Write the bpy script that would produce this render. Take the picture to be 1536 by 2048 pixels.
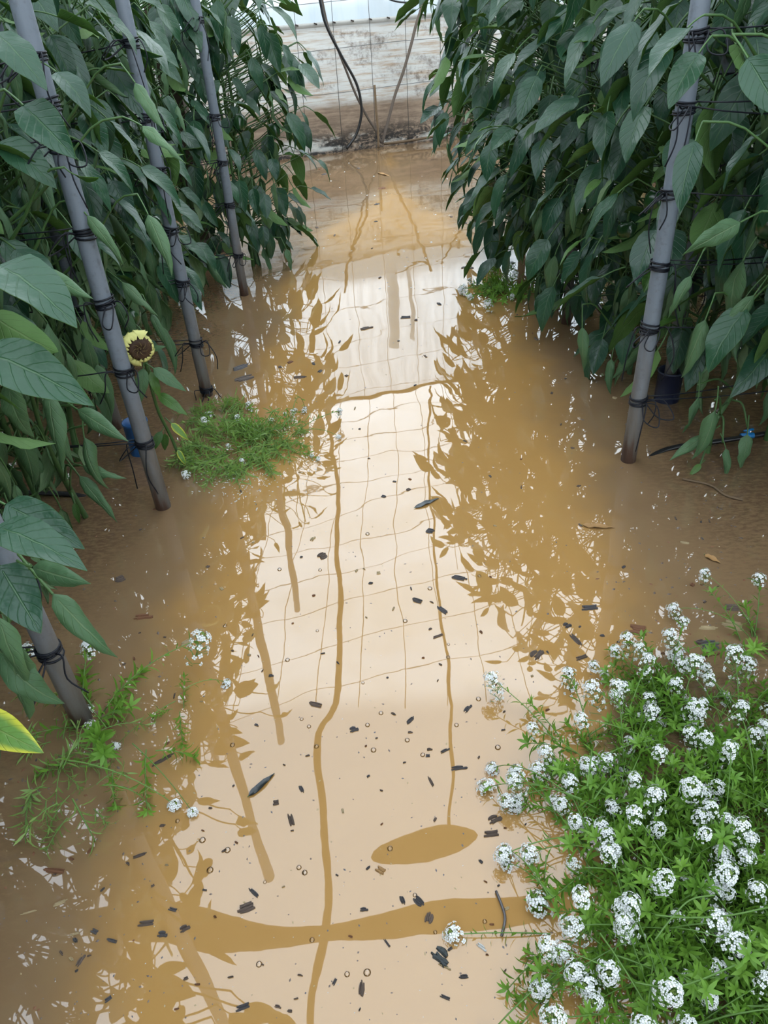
import bpy, math, random
import numpy as np
from mathutils import Vector, Matrix

for o in list(bpy.data.objects):
    bpy.data.objects.remove(o)
scene = bpy.context.scene
C = scene.collection
rnd = random.Random(7)

# ------------------------------------------------------------------ camera
CAM = Vector((0, 0, 1.4))
RIGHT = Vector((0.99832, 0.0, -0.05794))
UP = Vector((0.04704, 0.58396, 0.81042))
FWD = Vector((-0.03384, 0.81178, -0.58298))
cam_d = bpy.data.cameras.new('camera')
cam_d.sensor_fit = 'VERTICAL'; cam_d.sensor_height = 36; cam_d.lens = 26.0
cam_d.clip_start = 0.02; cam_d.clip_end = 200
cam = bpy.data.objects.new('camera', cam_d); C.objects.link(cam)
cam.matrix_world = Matrix((RIGHT, UP, -FWD)).transposed().to_4x4()
cam.location = CAM
scene.camera = cam

# ------------------------------------------------------------------ light
SKY = 4.8
w = bpy.data.worlds.new('overcast_sky'); scene.world = w; w.use_nodes = True
bg = w.node_tree.nodes['Background']
bg.inputs[0].default_value = (0.865, 0.965, 1.06, 1); bg.inputs[1].default_value = SKY
scene.view_settings.view_transform = 'Standard'
scene.view_settings.look = 'None'
scene.view_settings.exposure = 0.16
scene.view_settings.gamma = 1.0
scene.view_settings.use_curve_mapping = False


# ------------------------------------------------------------------ helpers
def ray(px, py):
    return (RIGHT * ((px - 768) / 1479) - UP * ((py - 1024) / 1479) + FWD).normalized()
def gp(px, py, z=0.0):                     # point of the ground (or height z) seen at a place of the photo
    r = ray(px, py); return CAM + r * ((z - CAM.z) / r.z)
def yp(px, py, y):                         # point at distance y down the path
    r = ray(px, py); return CAM + r * (y / r.y)
def xp(px, py, x):
    r = ray(px, py); return CAM + r * (x / r.x)
def wp(px, py, off=0.0):                   # point of the end wall
    r = ray(px, py); return CAM + r * ((8.5 - off) / (r.y - 0.33 * r.x))

def tag(o, label=None, cat=None, group=None, kind=None):
    if label: o['label'] = label
    if cat: o['category'] = cat
    if group: o['group'] = group
    if kind: o['kind'] = kind
    return o
def empty(name, loc=(0, 0, 0)):
    o = bpy.data.objects.new(name, None); o.empty_display_size = 0.05
    C.objects.link(o); o.location = loc; return o

class MB:
    def __init__(s): s.v = []; s.f = []; s.m = []; s.uv = []
    def add(s, vs, fs, mi=0, uvs=None):
        b = len(s.v); s.v += [tuple(p) for p in vs]
        for f in fs: s.f.append([i + b for i in f]); s.m.append(mi)
        s.uv += uvs if uvs else [(0.5, 0.5)] * len(vs)
    def tube(s, pts, rad, n=6, mi=0, caps=True):
        pts = [Vector(p) for p in pts]
        if not hasattr(rad, '__len__'): rad = [rad] * len(pts)
        vs = []; fs = []; ref = None
        for i, p in enumerate(pts):
            d = (pts[min(i + 1, len(pts) - 1)] - pts[max(i - 1, 0)])
            if d.length < 1e-9: d = Vector((0, 0, 1))
            d.normalize()
            if ref is None:
                ref = Vector((1, 0, 0)) if abs(d.x) < 0.9 else Vector((0, 1, 0))
            a = (ref - d * ref.dot(d)).normalized(); b = d.cross(a); ref = a
            for k in range(n):
                t = 2 * math.pi * k / n
                vs.append(p + (a * math.cos(t) + b * math.sin(t)) * rad[i])
        for i in range(len(pts) - 1):
            for k in range(n):
                k2 = (k + 1) % n
                fs.append((i * n + k, i * n + k2, (i + 1) * n + k2, (i + 1) * n + k))
        if caps:
            fs.append(tuple(range(n - 1, -1, -1)))
            fs.append(tuple(range((len(pts) - 1) * n, len(pts) * n)))
        s.add(vs, fs, mi)
    def mesh(s, name, mats, smooth=True):
        me = bpy.data.meshes.new(name); me.from_pydata(s.v, [], s.f)
        for m in mats: me.materials.append(m)
        me.polygons.foreach_set('material_index', s.m)
        if smooth: me.polygons.foreach_set('use_smooth', [True] * len(s.f))
        ul = me.uv_layers.new(name='UVMap')
        idx = np.empty(len(me.loops), dtype=np.int32); me.loops.foreach_get('vertex_index', idx)
        ul.data.foreach_set('uv', np.array(s.uv, dtype=np.float32)[idx].ravel())
        me.update(); return me
    def build(s, name, mats, parent=None, loc=None, smooth=True):
        if not isinstance(mats, (list, tuple)): mats = [mats]
        return link(name, s.mesh(name, mats, smooth), parent, loc)
def link(name, me, parent=None, loc=None, rot=None):
    o = bpy.data.objects.new(name, me); C.objects.link(o)
    if parent: o.parent = parent
    if rot is not None:
        o.matrix_basis = rot.to_4x4()
    if loc is not None: o.location = loc
    return o
def frame(d, n):                           # rotation: local Y along d, local Z near n
    d = Vector(d).normalized(); n = Vector(n); n = (n - d * n.dot(d))
    if n.length < 1e-4: n = Vector((1, 0, 0)) - d * d.x
    n.normalize(); x = d.cross(n)
    return Matrix((x, d, n)).transposed()
def smooth_path(pts, k=6):                 # Catmull-Rom
    P = [Vector(p) for p in pts]; P = [P[0] * 2 - P[1]] + P + [P[-1] * 2 - P[-2]]; out = []
    for i in range(1, len(P) - 2):
        for j in range(k):
            t = j / k
            out.append(0.5 * ((2 * P[i]) + (P[i + 1] - P[i - 1]) * t + (2 * P[i - 1] - 5 * P[i] + 4 * P[i + 1] - P[i + 2]) * t * t
                              + (3 * P[i] - P[i - 1] - 3 * P[i + 1] + P[i + 2]) * t ** 3))
    out.append(P[-2]); return out

# ------------------------------------------------------------------ materials
class NT:
    def __init__(s, name):
        s.m = bpy.data.materials.new(name); s.m.use_nodes = True; s.t = s.m.node_tree
        s.t.nodes.clear(); s.out = s.n('ShaderNodeOutputMaterial')
    def n(s, typ, **kw):
        q = s.t.nodes.new(typ)
        for k, v in kw.items(): setattr(q, k, v)
        return q
    def put(s, sock, v):
        if hasattr(v, 'is_output'): s.t.links.new(v, sock)
        elif v is not None: sock.default_value = v
    def math(s, op, a, b=None, c=None, clamp=False):
        q = s.n('ShaderNodeMath', operation=op); q.use_clamp = clamp
        s.put(q.inputs[0], a); s.put(q.inputs[1], b); s.put(q.inputs[2], c); return q.outputs[0]
    def ramp(s, x, lo, hi):
        q = s.n('ShaderNodeMapRange', interpolation_type='SMOOTHSTEP')
        s.put(q.inputs[0], x); q.inputs[1].default_value = lo; q.inputs[2].default_value = hi; return q.outputs[0]
    def mix(s, f, a, b):
        q = s.n('ShaderNodeMix', data_type='RGBA')
        s.put(q.inputs[0], f); s.put(q.inputs[6], a if not isinstance(a, tuple) else (*a, 1)); s.put(q.inputs[7], b if not isinstance(b, tuple) else (*b, 1))
        return q.outputs[2]
    def noise(s, scale, detail=3, vec=None, rough=0.55, dist=0.0):
        q = s.n('ShaderNodeTexNoise'); q.inputs['Scale'].default_value = scale; q.inputs['Detail'].default_value = detail
        q.inputs['Roughness'].default_value = rough; q.inputs['Distortion'].default_value = dist
        if vec is not None: s.t.links.new(vec, q.inputs['Vector'])
        return q.outputs[0]
    def coord(s, which='Object'): return s.n('ShaderNodeTexCoord').outputs[which]
    def pos(s): return s.n('ShaderNodeNewGeometry').outputs['Position']
    def sep(s, v):
        q = s.n('ShaderNodeSeparateXYZ'); s.t.links.new(v, q.inputs[0]); return q.outputs
    def scale(s, v, sc):
        q = s.n('ShaderNodeVectorMath', operation='MULTIPLY'); s.t.links.new(v, q.inputs[0]); q.inputs[1].default_value = sc; return q.outputs[0]
    def bump(s, h, strength=0.3, dist=0.01):
        q = s.n('ShaderNodeBump'); q.inputs['Strength'].default_value = strength; q.inputs['Distance'].default_value = dist
        s.t.links.new(h, q.inputs['Height']); return q.outputs[0]
    def bsdf(s, col, rough=0.6, spec=0.5, normal=None, metal=0.0, **kw):
        q = s.n('ShaderNodeBsdfPrincipled')
        s.put(q.inputs['Base Color'], (*col, 1) if isinstance(col, tuple) else col)
        s.put(q.inputs['Roughness'], rough); s.put(q.inputs['Specular IOR Level'], spec); s.put(q.inputs['Metallic'], metal)
        if normal is not None: s.t.links.new(normal, q.inputs['Normal'])
        for k, v in kw.items(): s.put(q.inputs[k], v)
        return q.outputs[0]
    def mixs(s, f, a, b):
        q = s.n('ShaderNodeMixShader'); s.put(q.inputs[0], f); s.t.links.new(a, q.inputs[1]); s.t.links.new(b, q.inputs[2]); return q.outputs[0]
    def done(s, sh): s.t.links.new(sh, s.out.inputs[0]); return s.m

ALB = 0.55
def k_(c, f=None): return tuple(x * (f or ALB) for x in c)
def simple(name, col, rough=0.6, spec=0.4, var=0.25, scale=30, bump=0.2, bd=0.003, metal=0.0):
    col = k_(col)
    t = NT(name); co = t.coord(); nz = t.noise(scale, 4, co)
    rn = t.n('ShaderNodeObjectInfo').outputs['Random']
    f = t.math('MULTIPLY_ADD', rn, 0.5, t.math('MULTIPLY', nz, 0.5))
    c = t.mix(f, tuple(x * (1 - var) for x in col), tuple(min(1, x * (1 + var)) for x in col))
    return t.done(t.bsdf(c, rough, spec, t.bump(nz, bump, bd), metal))

def leaf_mat(name, c1, c2, vein, trans, rough=0.42, spec=0.5, tcol=None, yellow=None):
    c1, c2, vein, tcol = k_(c1, .47), k_(c2, .47), k_(vein, .47), k_(tcol or (0.25, 0.5, 0.05), .8)
    t = NT(name); u = t.sep(t.coord('UV'))
    s = t.math('ABSOLUTE', t.math('MULTIPLY_ADD', u[0], 2, -1)); tt = u[1]
    rn = t.n('ShaderNodeObjectInfo').outputs['Random']
    nz = t.noise(14, 3, t.coord())
    c = t.mix(t.math('MULTIPLY_ADD', nz, 0.35, t.math('MULTIPLY', rn, 0.75), clamp=True), c1, c2)
    if yellow:
        c = t.mix(t.math('MULTIPLY', t.ramp(t.math('ADD', s, t.math('MULTIPLY', nz, 0.6)), 0.75, 1.25), 0.9), c, yellow)
    ph = t.math('FRACT', t.math('MULTIPLY', t.math('SUBTRACT', tt, t.math('MULTIPLY', s, 0.26)), 7.5))
    lat = t.ramp(t.math('ABSOLUTE', t.math('SUBTRACT', ph, 0.5)), 0.40, 0.5)
    mid = t.math('SUBTRACT', 1.0, t.ramp(s, 0.02, 0.075))
    vm = t.math('MAXIMUM', mid, t.math('MULTIPLY', lat, 0.45))
    c = t.mix(t.math('MULTIPLY', vm, 0.55), c, vein)
    hgt = t.math('ADD', t.math('MULTIPLY', vm, -0.6), t.math('MULTIPLY', t.noise(60, 2, t.coord()), 0.5))
    sh = t.bsdf(c, t.math('MULTIPLY_ADD', nz, 0.25, rough - 0.12), spec, t.bump(hgt, 0.55, 0.006))
    tr = t.n('ShaderNodeBsdfTranslucent'); t.put(tr.inputs[0], t.mix(0.5, c, tcol))
    return t.done(t.mixs(trans, sh, tr.outputs[0]))

M = {}
M['leaf_top'] = leaf_mat('pepper_leaf_upper', (0.016, 0.085, 0.048), (0.046, 0.165, 0.072), (0.14, 0.29, 0.12), 0.20, 0.36, 0.5)
M['leaf_under'] = leaf_mat('pepper_leaf_under', (0.15, 0.34, 0.09), (0.25, 0.46, 0.12), (0.36, 0.54, 0.20), 0.36, 0.55, 0.3)
M['wilt_top'] = leaf_mat('wilted_leaf_upper', (0.095, 0.225, 0.095), (0.185, 0.36, 0.155), (0.36, 0.52, 0.25), 0.25, 0.5, 0.4)
M['wilt_under'] = leaf_mat('wilted_leaf_under', (0.26, 0.44, 0.20), (0.40, 0.58, 0.29), (0.52, 0.66, 0.38), 0.3, 0.6, 0.3)
M['young_top'] = leaf_mat('young_leaf_upper', (0.07, 0.21, 0.035), (0.14, 0.33, 0.05), (0.28, 0.45, 0.12), 0.3, 0.38)
M['yellow_top'] = leaf_mat('yellowing_leaf_upper', (0.20, 0.46, 0.09), (0.26, 0.54, 0.10), (0.5, 0.7, 0.2), 0.3, 0.4, yellow=(0.62, 0.60, 0.05))
M['stem'] = simple('green_stem', (0.085, 0.19, 0.05), 0.5, 0.4)
M['fruit'] = simple('green_pepper_skin', (0.025, 0.085, 0.025), 0.18, 0.6, 0.3, 8, 0.05)
M['twine'] = simple('black_twine', (0.010, 0.012, 0.020), 0.45, 0.25, 0.4, 60)
M['hose'] = simple('black_hose', (0.012, 0.012, 0.013), 0.35, 0.5, 0.3, 20)
M['rope'] = simple('grey_rope', (0.20, 0.16, 0.13), 0.9, 0.2, 0.45, 40, 0.5, 0.01)
M['twig'] = simple('dry_twig', (0.22, 0.15, 0.09), 0.85, 0.2, 0.4, 40, 0.5, 0.005)
M['wire'] = simple('galvanised_wire', (0.16, 0.16, 0.16), 0.5, 0.5, 0.3, 10)
M['cable'] = simple('rusty_cable', (0.07, 0.05, 0.04), 0.7, 0.3, 0.3, 20)
M['can'] = simple('rusty_can', (0.06, 0.05, 0.04), 0.6, 0.3)
M['blue'] = simple('blue_plastic', (0.02, 0.12, 0.34), 0.4, 0.5, 0.15)
M['bright_blue'] = simple('bright_blue_plastic', (0.02, 0.30, 0.75), 0.35, 0.5, 0.1)
M['navy'] = simple('navy_plastic', (0.016, 0.024, 0.060), 0.35, 0.5, 0.2)
M['concrete'] = simple('muddy_concrete', (0.10, 0.075, 0.055), 0.9, 0.2, 0.3, 15, 0.4, 0.01)
M['chip'] = simple('dark_bark', (0.17, 0.115, 0.085), 0.45, 0.7, 0.5, 120, 0.6, 0.004)
M['chip_dark'] = simple('black_bark', (0.095, 0.085, 0.09), 0.38, 0.8, 0.4, 120, 0.6, 0.004)
M['chip_red'] = simple('red_wood', (0.30, 0.13, 0.06), 0.6, 0.4, 0.35, 120, 0.6, 0.004)
M['straw'] = simple('pale_straw', (0.52, 0.40, 0.22), 0.7, 0.3, 0.3, 80)
M['dead_leaf'] = simple('tan_dead_leaf', (0.48, 0.27, 0.10), 0.6, 0.4, 0.3, 40, 0.4, 0.004)
M['dark_leaf'] = simple('blackened_leaf', (0.022, 0.032, 0.034), 0.35, 0.6, 0.3, 40, 0.4, 0.004)
M['petal'] = simple('alyssum_petal', (1.18, 1.2, 1.2), 0.6, 0.2, 0.05)
M['bud'] = simple('alyssum_bud', (0.33, 0.47, 0.12), 0.6, 0.2)
M['alyssum_stem'] = simple('alyssum_stem', (0.17, 0.33, 0.07), 0.5, 0.3)
M['sunpetal'] = simple('withered_sunflower_petal', (0.95, 0.92, 0.32), 0.6, 0.3, 0.12, 20)
M['seed'] = simple('sunflower_seed', (0.10, 0.05, 0.025), 0.6, 0.3, 0.6, 90)
M['seed_tip'] = simple('sunflower_floret', (0.45, 0.33, 0.12), 0.6, 0.3, 0.3)
M['pale'] = simple('pale_post', (0.95, 0.93, 0.9), 0.8)
M['white_bit'] = simple('pale_petal_flake', (0.75, 0.75, 0.72), 0.6, 0.3, 0.1)

def alyssum_leaf(name, ca, cb):
    t = NT(name); rn = t.n('ShaderNodeObjectInfo').outputs['Random']; nz = t.noise(25, 2, t.coord())
    c = t.mix(t.math('MULTIPLY_ADD', rn, 0.6, t.math('MULTIPLY', nz, 0.4)), ca, cb)
    sh = t.bsdf(c, 0.5, 0.35); tr = t.n('ShaderNodeBsdfTranslucent'); tr.inputs[0].default_value = (0.2, 0.38, 0.04, 1)
    return t.done(t.mixs(0.3, sh, tr.outputs[0]))
M['alyssum_leaf'] = alyssum_leaf('alyssum_leaf', (0.085, 0.205, 0.022), (0.185, 0.34, 0.045))
M['weed_leaf'] = alyssum_leaf('weed_leaf', (0.14, 0.24, 0.06), (0.27, 0.38, 0.12))

def pole_mat():                            # grey painted pole, mud-stained towards its foot
    t = NT('grey_pole'); p = t.pos(); z = t.sep(p)[2]
    nz = t.noise(9, 5, t.scale(t.coord(), (6, 6, 0.8))); n2 = t.noise(55, 4, t.coord())
    c = t.mix(nz, (0.115, 0.137, 0.165), (0.155, 0.178, 0.205))
    c = t.mix(t.math('MULTIPLY', t.ramp(t.math('ADD', n2, t.math('MULTIPLY', nz, .4)), 0.72, 1.0), .6), c, (0.07, 0.072, 0.078))
    mz = t.math('ADD', z, t.math('MULTIPLY', t.math('SUBTRACT', nz, 0.5), 0.5))
    c = t.mix(t.math('SUBTRACT', 1.0, t.ramp(mz, 0.05, 0.62)), c, (0.105, 0.092, 0.078))
    c = t.mix(t.math('SUBTRACT', 1.0, t.ramp(mz, 0.0, 0.13)), c, (0.065, 0.034, 0.022))
    return t.done(t.bsdf(c, 0.55, 0.4, t.bump(n2, 0.2, 0.004)))
M['pole'] = pole_mat()

def water_mat():
    t = NT('muddy_floodwater'); p = t.pos(); q = t.sep(p)
    n1 = t.noise(1.1, 4, p); n2 = t.noise(4.5, 5, p, 0.65, 0.6); n3 = t.noise(38, 4, t.scale(p, (1, 2.2, 1)), 0.7)
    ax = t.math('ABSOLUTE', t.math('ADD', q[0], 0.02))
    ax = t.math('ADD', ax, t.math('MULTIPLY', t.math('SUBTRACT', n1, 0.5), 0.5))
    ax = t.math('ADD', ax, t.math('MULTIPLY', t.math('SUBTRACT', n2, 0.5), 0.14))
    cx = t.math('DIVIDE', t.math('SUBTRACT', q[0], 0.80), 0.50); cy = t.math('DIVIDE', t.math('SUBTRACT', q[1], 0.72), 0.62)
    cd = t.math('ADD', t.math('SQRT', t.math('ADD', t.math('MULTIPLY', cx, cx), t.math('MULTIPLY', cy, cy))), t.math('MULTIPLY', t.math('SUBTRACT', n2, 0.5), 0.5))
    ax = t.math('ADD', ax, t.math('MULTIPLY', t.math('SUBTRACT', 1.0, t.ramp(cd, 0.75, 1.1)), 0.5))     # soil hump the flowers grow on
    ax = t.math('ADD', ax, t.math('MULTIPLY', t.ramp(q[1], 4.6, 7.2), 0.66))      # cross aisle by the wall painted darker to offset its open-sky light
    bank = t.ramp(ax, 0.44, 0.74)  # darker beside the rows: shallow soil bed plus plant shade painted in
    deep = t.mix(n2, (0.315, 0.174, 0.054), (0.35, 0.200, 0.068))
    shal_shade = t.mix(n2, (0.150, 0.094, 0.050), (0.205, 0.132, 0.068))
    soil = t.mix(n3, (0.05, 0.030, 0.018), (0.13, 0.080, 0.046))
    c = t.mix(bank, deep, shal_shade)
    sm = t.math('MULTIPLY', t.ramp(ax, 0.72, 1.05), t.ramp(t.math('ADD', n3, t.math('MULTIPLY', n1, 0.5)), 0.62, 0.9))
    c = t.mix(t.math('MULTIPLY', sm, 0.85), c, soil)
    # faint ripples: a few low swells, and rings beside the flower clump
    wv = t.noise(2.2, 2, p, 0.4); fine = t.noise(16, 2, p, 0.4)
    sh = t.n('ShaderNodeVectorMath', operation='SUBTRACT'); t.t.links.new(p, sh.inputs[0]); sh.inputs[1].default_value = (0.36, 0.72, 0)
    ln = t.n('ShaderNodeVectorMath', operation='LENGTH'); t.t.links.new(sh.outputs[0], ln.inputs[0])
    r = ln.outputs['Value']
    ring = t.math('MULTIPLY', t.math('SINE', t.math('MULTIPLY', r, 260)), t.math('SUBTRACT', 1.0, t.ramp(r, 0.05, 0.20)))
    hgt = t.math('ADD', t.math('ADD', t.math('MULTIPLY', wv, 0.30), t.math('MULTIPLY', fine, 0.004)), t.math('MULTIPLY', ring, 0.006))
    return t.done(t.bsdf(c, 0.012, 0.5, t.bump(hgt, 0.25, 0.05), IOR=1.85))
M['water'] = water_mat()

def film_wall():
    t = NT('dirty_film_wall'); p = t.pos(); q = t.sep(p); x, z = q[0], q[2]
    big = t.noise(1.6, 5, t.scale(p, (1, 1, 2.2)), 0.6, 0.5); streak = t.noise(5, 5, t.scale(p, (0.5, 0.5, 7)), 0.7); fine = t.noise(34, 5, p, 0.7); blot = t.noise(6, 6, t.scale(p, (1, 1, 2.5)), 0.75, 1.0)
    vert = t.noise(4, 4, t.scale(p, (4, 1, 0.5)), 0.6)
    zz = t.math('ADD', z, t.math('MULTIPLY', t.math('SUBTRACT', big, 0.5), 0.10))
    clean = (0.46, 0.51, 0.54); c = t.mix(t.ramp(vert, 0.4, 0.8), clean, (0.41, 0.47, 0.51))
    dirty = t.mix(t.ramp(streak, 0.42, 0.72), (0.46, 0.46, 0.44), (0.31, 0.225, 0.15))
    patch = t.math('MULTIPLY', t.ramp(t.math('ADD', big, t.math('MULTIPLY', fine, 0.45)), 0.72, 0.95), 0.8)
    dirty = t.mix(patch, dirty, (0.085, 0.06, 0.045))
    c = t.mix(t.math('SUBTRACT', 1.0, t.ramp(z, 1.06, 1.10)), c, dirty)
    mud = t.mix(t.ramp(t.math('ADD', streak, t.math('MULTIPLY', blot, .5)), 0.45, 1.0), (0.27, 0.20, 0.145), (0.13, 0.095, 0.07))
    c = t.mix(t.math('SUBTRACT', 1.0, t.ramp(t.math('ADD', zz, t.math('MULTIPLY', t.math('SUBTRACT', blot, .5), .08)), 0.37, 0.47)), c, mud)
    mould = t.math('MULTIPLY', t.math('SUBTRACT', 1.0, t.ramp(zz, 0.08, 0.30)), t.ramp(t.math('ADD', t.math('MULTIPLY', fine, .5), blot), 0.60, 0.82))
    c = t.mix(mould, c, (0.03, 0.028, 0.026))
    peel = t.math('MULTIPLY', t.math('MULTIPLY', t.ramp(zz, 0.02, 0.06), t.math('SUBTRACT', 1.0, t.ramp(zz, 0.13, 0.20))), t.ramp(t.math('ADD', big, t.math('MULTIPLY', blot, -.35)), 0.34, 0.46))
    c = t.mix(t.math('MULTIPLY', peel, .75), c, (0.40, 0.40, 0.37))
    dens = t.math('SUBTRACT', 1.0, t.ramp(z, 0.36, 1.2))
    df = t.n('ShaderNodeBsdfDiffuse'); t.put(df.inputs[0], c)
    tr = t.n('ShaderNodeBsdfTranslucent'); t.put(tr.inputs[0], c)
    body = t.mixs(t.math('MULTIPLY_ADD', dens, 0.10, 0.78), tr.outputs[0], df.outputs[0])
    tp = t.n('ShaderNodeBsdfTransparent'); tp.inputs[0].default_value = (0.93, 0.95, 0.96, 1)
    clear = t.math('MULTIPLY', t.ramp(z, 1.18, 1.55), t.math('MULTIPLY_ADD', t.ramp(vert, 0.3, 0.7), -0.18, 0.52))
    return t.done(t.mixs(clear, body, tp.outputs[0]))
M['film_wall'] = film_wall()

def film_roof():
    t = NT('roof_film'); p = t.pos(); nz = t.noise(1.4, 5, p, 0.6, 0.4)
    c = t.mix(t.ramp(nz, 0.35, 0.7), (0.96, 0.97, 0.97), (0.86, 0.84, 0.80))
    c = t.mix(t.ramp(t.sep(p)[1], 3.45, 3.75), (0.60, 0.60, 0.61), c)      # duller sheet over the near bay, darkened further to dim light on near water
    tp = t.n('ShaderNodeBsdfTransparent'); t.put(tp.inputs[0], c)
    df = t.n('ShaderNodeBsdfDiffuse'); df.inputs[0].default_value = (0.8, 0.8, 0.78, 1)
    return t.done(t.mixs(0.10, tp.outputs[0], df.outputs[0]))
M['film_roof'] = film_roof()
M['gutter'] = simple('dirty_gutter_sheet', (0.10, 0.085, 0.07), 0.8, 0.2)

# ------------------------------------------------------------------ the setting
mb = MB(); N = 1
mb.add([(-14, -6, 0), (14, -6, 0), (14, 14, 0), (-14, 14, 0)], [(0, 1, 2, 3)])
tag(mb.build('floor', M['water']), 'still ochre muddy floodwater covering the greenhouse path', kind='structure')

# end wall of plastic film, slightly oblique to the path
def wy(x): return 8.5 + 0.33 * x
mb = MB(); nx, nz = 60, 30; vs = []; fs = []
for j in range(nz + 1):
    for i in range(nx + 1):
        x = -6 + 12 * i / nx; z = 2.9 * j / nz
        vs.append((x, wy(x) + 0.025 * math.sin(x * 5.1 + z * 2) * math.sin(z * 3.3) + (0.12 * (0.45 - z) * -1 if z < 0.45 else 0), z))
for j in range(nz):
    for i in range(nx):
        a = j * (nx + 1) + i; fs.append((a, a + 1, a + nx + 2, a + nx + 1))
mb.add(vs, fs)
wall = tag(mb.build('wall_back', M['film_wall']), 'white plastic film wall stained with mud along its lower half', kind='structure')
def wbar(name, p0, p1, r, mat, parent, n=5):
    b = MB(); b.tube([p0, p1], r, n); return b.build(name, mat, parent)
for k in range(-9, 10):                    # wire mesh in front of the film
    x = -0.16 + 0.34 * k
    wbar('mesh_wire', (x, wy(x) - 0.06, 0.0), (x + 0.01, wy(x) - 0.06, 2.85), 0.0028, M['wire'], wall)
for k in range(7):
    z = 0.54 + 0.36 * k
    b = MB(); b.tube([(x, wy(x) - 0.065, z + 0.012 * math.sin(x * 2.3 + k)) for x in np.linspace(-3.2, 3, 14)], 0.0028, 5)
    b.build('mesh_wire', M['wire'], wall)
b = MB()                                   # folded seam strip where two sheets meet
for i in range(24):
    x0 = -4 + i / 3; x1 = x0 + 1 / 3
    b.add([(x0, wy(x0) - .03, 1.075), (x1, wy(x1) - .03, 1.075), (x1, wy(x1) - .045, 1.10), (x0, wy(x0) - .045, 1.10), (x1, wy(x1) - .03, 1.115), (x0, wy(x0) - .03, 1.115)], [(0, 1, 2, 3), (3, 2, 4, 5)])
b.build('seam_strip', simple('seam_strip', (0.62, 0.60, 0.55), 0.7), wall)
for i in range(26):
    x = -2.2 + i * 0.17
    b = MB(); b.tube([(x, wy(x) - 0.05, 1.112), (x + 0.03, wy(x) - 0.05, 1.102)], 0.006, 5); b.build('seam_clip', M['cable'], wall)

for px, wd in ((757, .13), (800, .05)):      # posts standing outside, dim through the film
    p = wp(px, 100, -.18); b = MB(); b.tube([(p.x, p.y, -.05), (p.x + .01, p.y, 2.3)], wd / 2, 8); b.build('outer_post', M['pale'], wall)
# roof film carried on a wire grid
mb = MB(); nx, ny = 24, 28; vs = []; fs = []
def rz(x, y):
    y0 = wy(x) - y
    return 2.90 + (0.05 * math.sin(x * 2.1) * math.sin(y * 1.9)) + (0.10 * (3.66 - y) if y < 3.66 else 0)
for j in range(ny + 1):
    for i in range(nx + 1):
        x = -6 + 12 * i / nx; y = -4 + (wy(x) + 4) * j / ny
        vs.append((x, y, rz(x, y) if j < ny else 2.9))
for j in range(ny):
    for i in range(nx):
        a = j * (nx + 1) + i; fs.append((a, a + 1, a + nx + 2, a + nx + 1))
mb.add(vs, fs)
ceil = tag(mb.build('ceiling', M['film_roof']), 'milky plastic film roof carried on a wire grid', kind='structure')
for k in range(-8, 9):
    x = -0.12 + 0.31 * k
    b = MB(); b.tube([(x + .02 * math.sin(y * 2), y, rz(x, y) - 0.06) for y in np.linspace(3.5, wy(x), 12)], 0.0032, 4); b.build('grid_wire', M['wire'], ceil)
for k in range(10):
    y = 8.0 - 0.46 * k
    b = MB(); b.tube([(x, y + 0.33 * x + .02 * math.sin(x * 3 + k), rz(x, y) - 0.07) for x in np.linspace(-3, 3, 12)], 0.0032, 4); b.build('grid_wire', M['wire'], ceil)
b = MB(); b.tube(smooth_path([(-0.95, 8.1, 2.86), (-0.81, 7.24, 2.85), (-0.66, 5.0, 2.85), (-0.58, 3.73, 2.86), (-0.70, 3.28, 2.9), (-0.66, 2.7, 2.93), (-0.60, 2.31, 2.96), (-0.62, 1.7, 3.0), (-.6, 0.6, 3.1)], 4), 0.022, 8); b.build('cable', M['cable'], ceil)
b = MB(); b.tube(smooth_path([(0.36, 8.5, 2.86), (0.27, 7.71, 2.85), (0.21, 4.09, 2.85), (0.24, 3.41, 2.9), (0.18, 2.64, 2.95)], 5), 0.012, 8); b.build('cable', M['cable'], ceil)
b = MB(); b.tube([(x, wy(x) - .03, 2.82 + 0.035 * math.cos((x + .1) * 2.2)) for x in np.linspace(-4, 4, 40)], 0.035, 8); b.build('top_rail', M['gutter'], ceil)
b = MB()                                   # valley gutter crossing over the path, with a sagging pocket beside it
for i in range(30):
    x0 = -2.4 + i * 0.16; x1 = x0 + 0.16
    def ge(x): return 2.06 + 0.05 * math.sin(x * 2.2), 0.075 + 0.03 * math.sin(x * 4 + 1)
    (c0, h0), (c1, h1) = ge(x0), ge(x1)
    b.add([(x0, c0 - h0, 2.94), (x1, c1 - h1, 2.94), (x1, c1, 2.88), (x0, c0, 2.88), (x1, c1 + h1, 2.94), (x0, c0 + h0, 2.94)], [(0, 3, 2, 1), (3, 5, 4, 2)])
b.build('gutter', M['gutter'], ceil)
b = MB(); vs = [(0, 2.5, 2.78)]; fs = []
for k in range(20):
    a = 2 * math.pi * k / 20; vs.append((0.36 * math.cos(a), 2.5 + 0.11 * math.sin(a) + 0.09 * math.cos(a), 2.93))
for k in range(20): fs.append((0, 1 + k, 1 + (k + 1) % 20))
b.add(vs, fs); b.build('sagging_pocket', M['gutter'], ceil)

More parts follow.
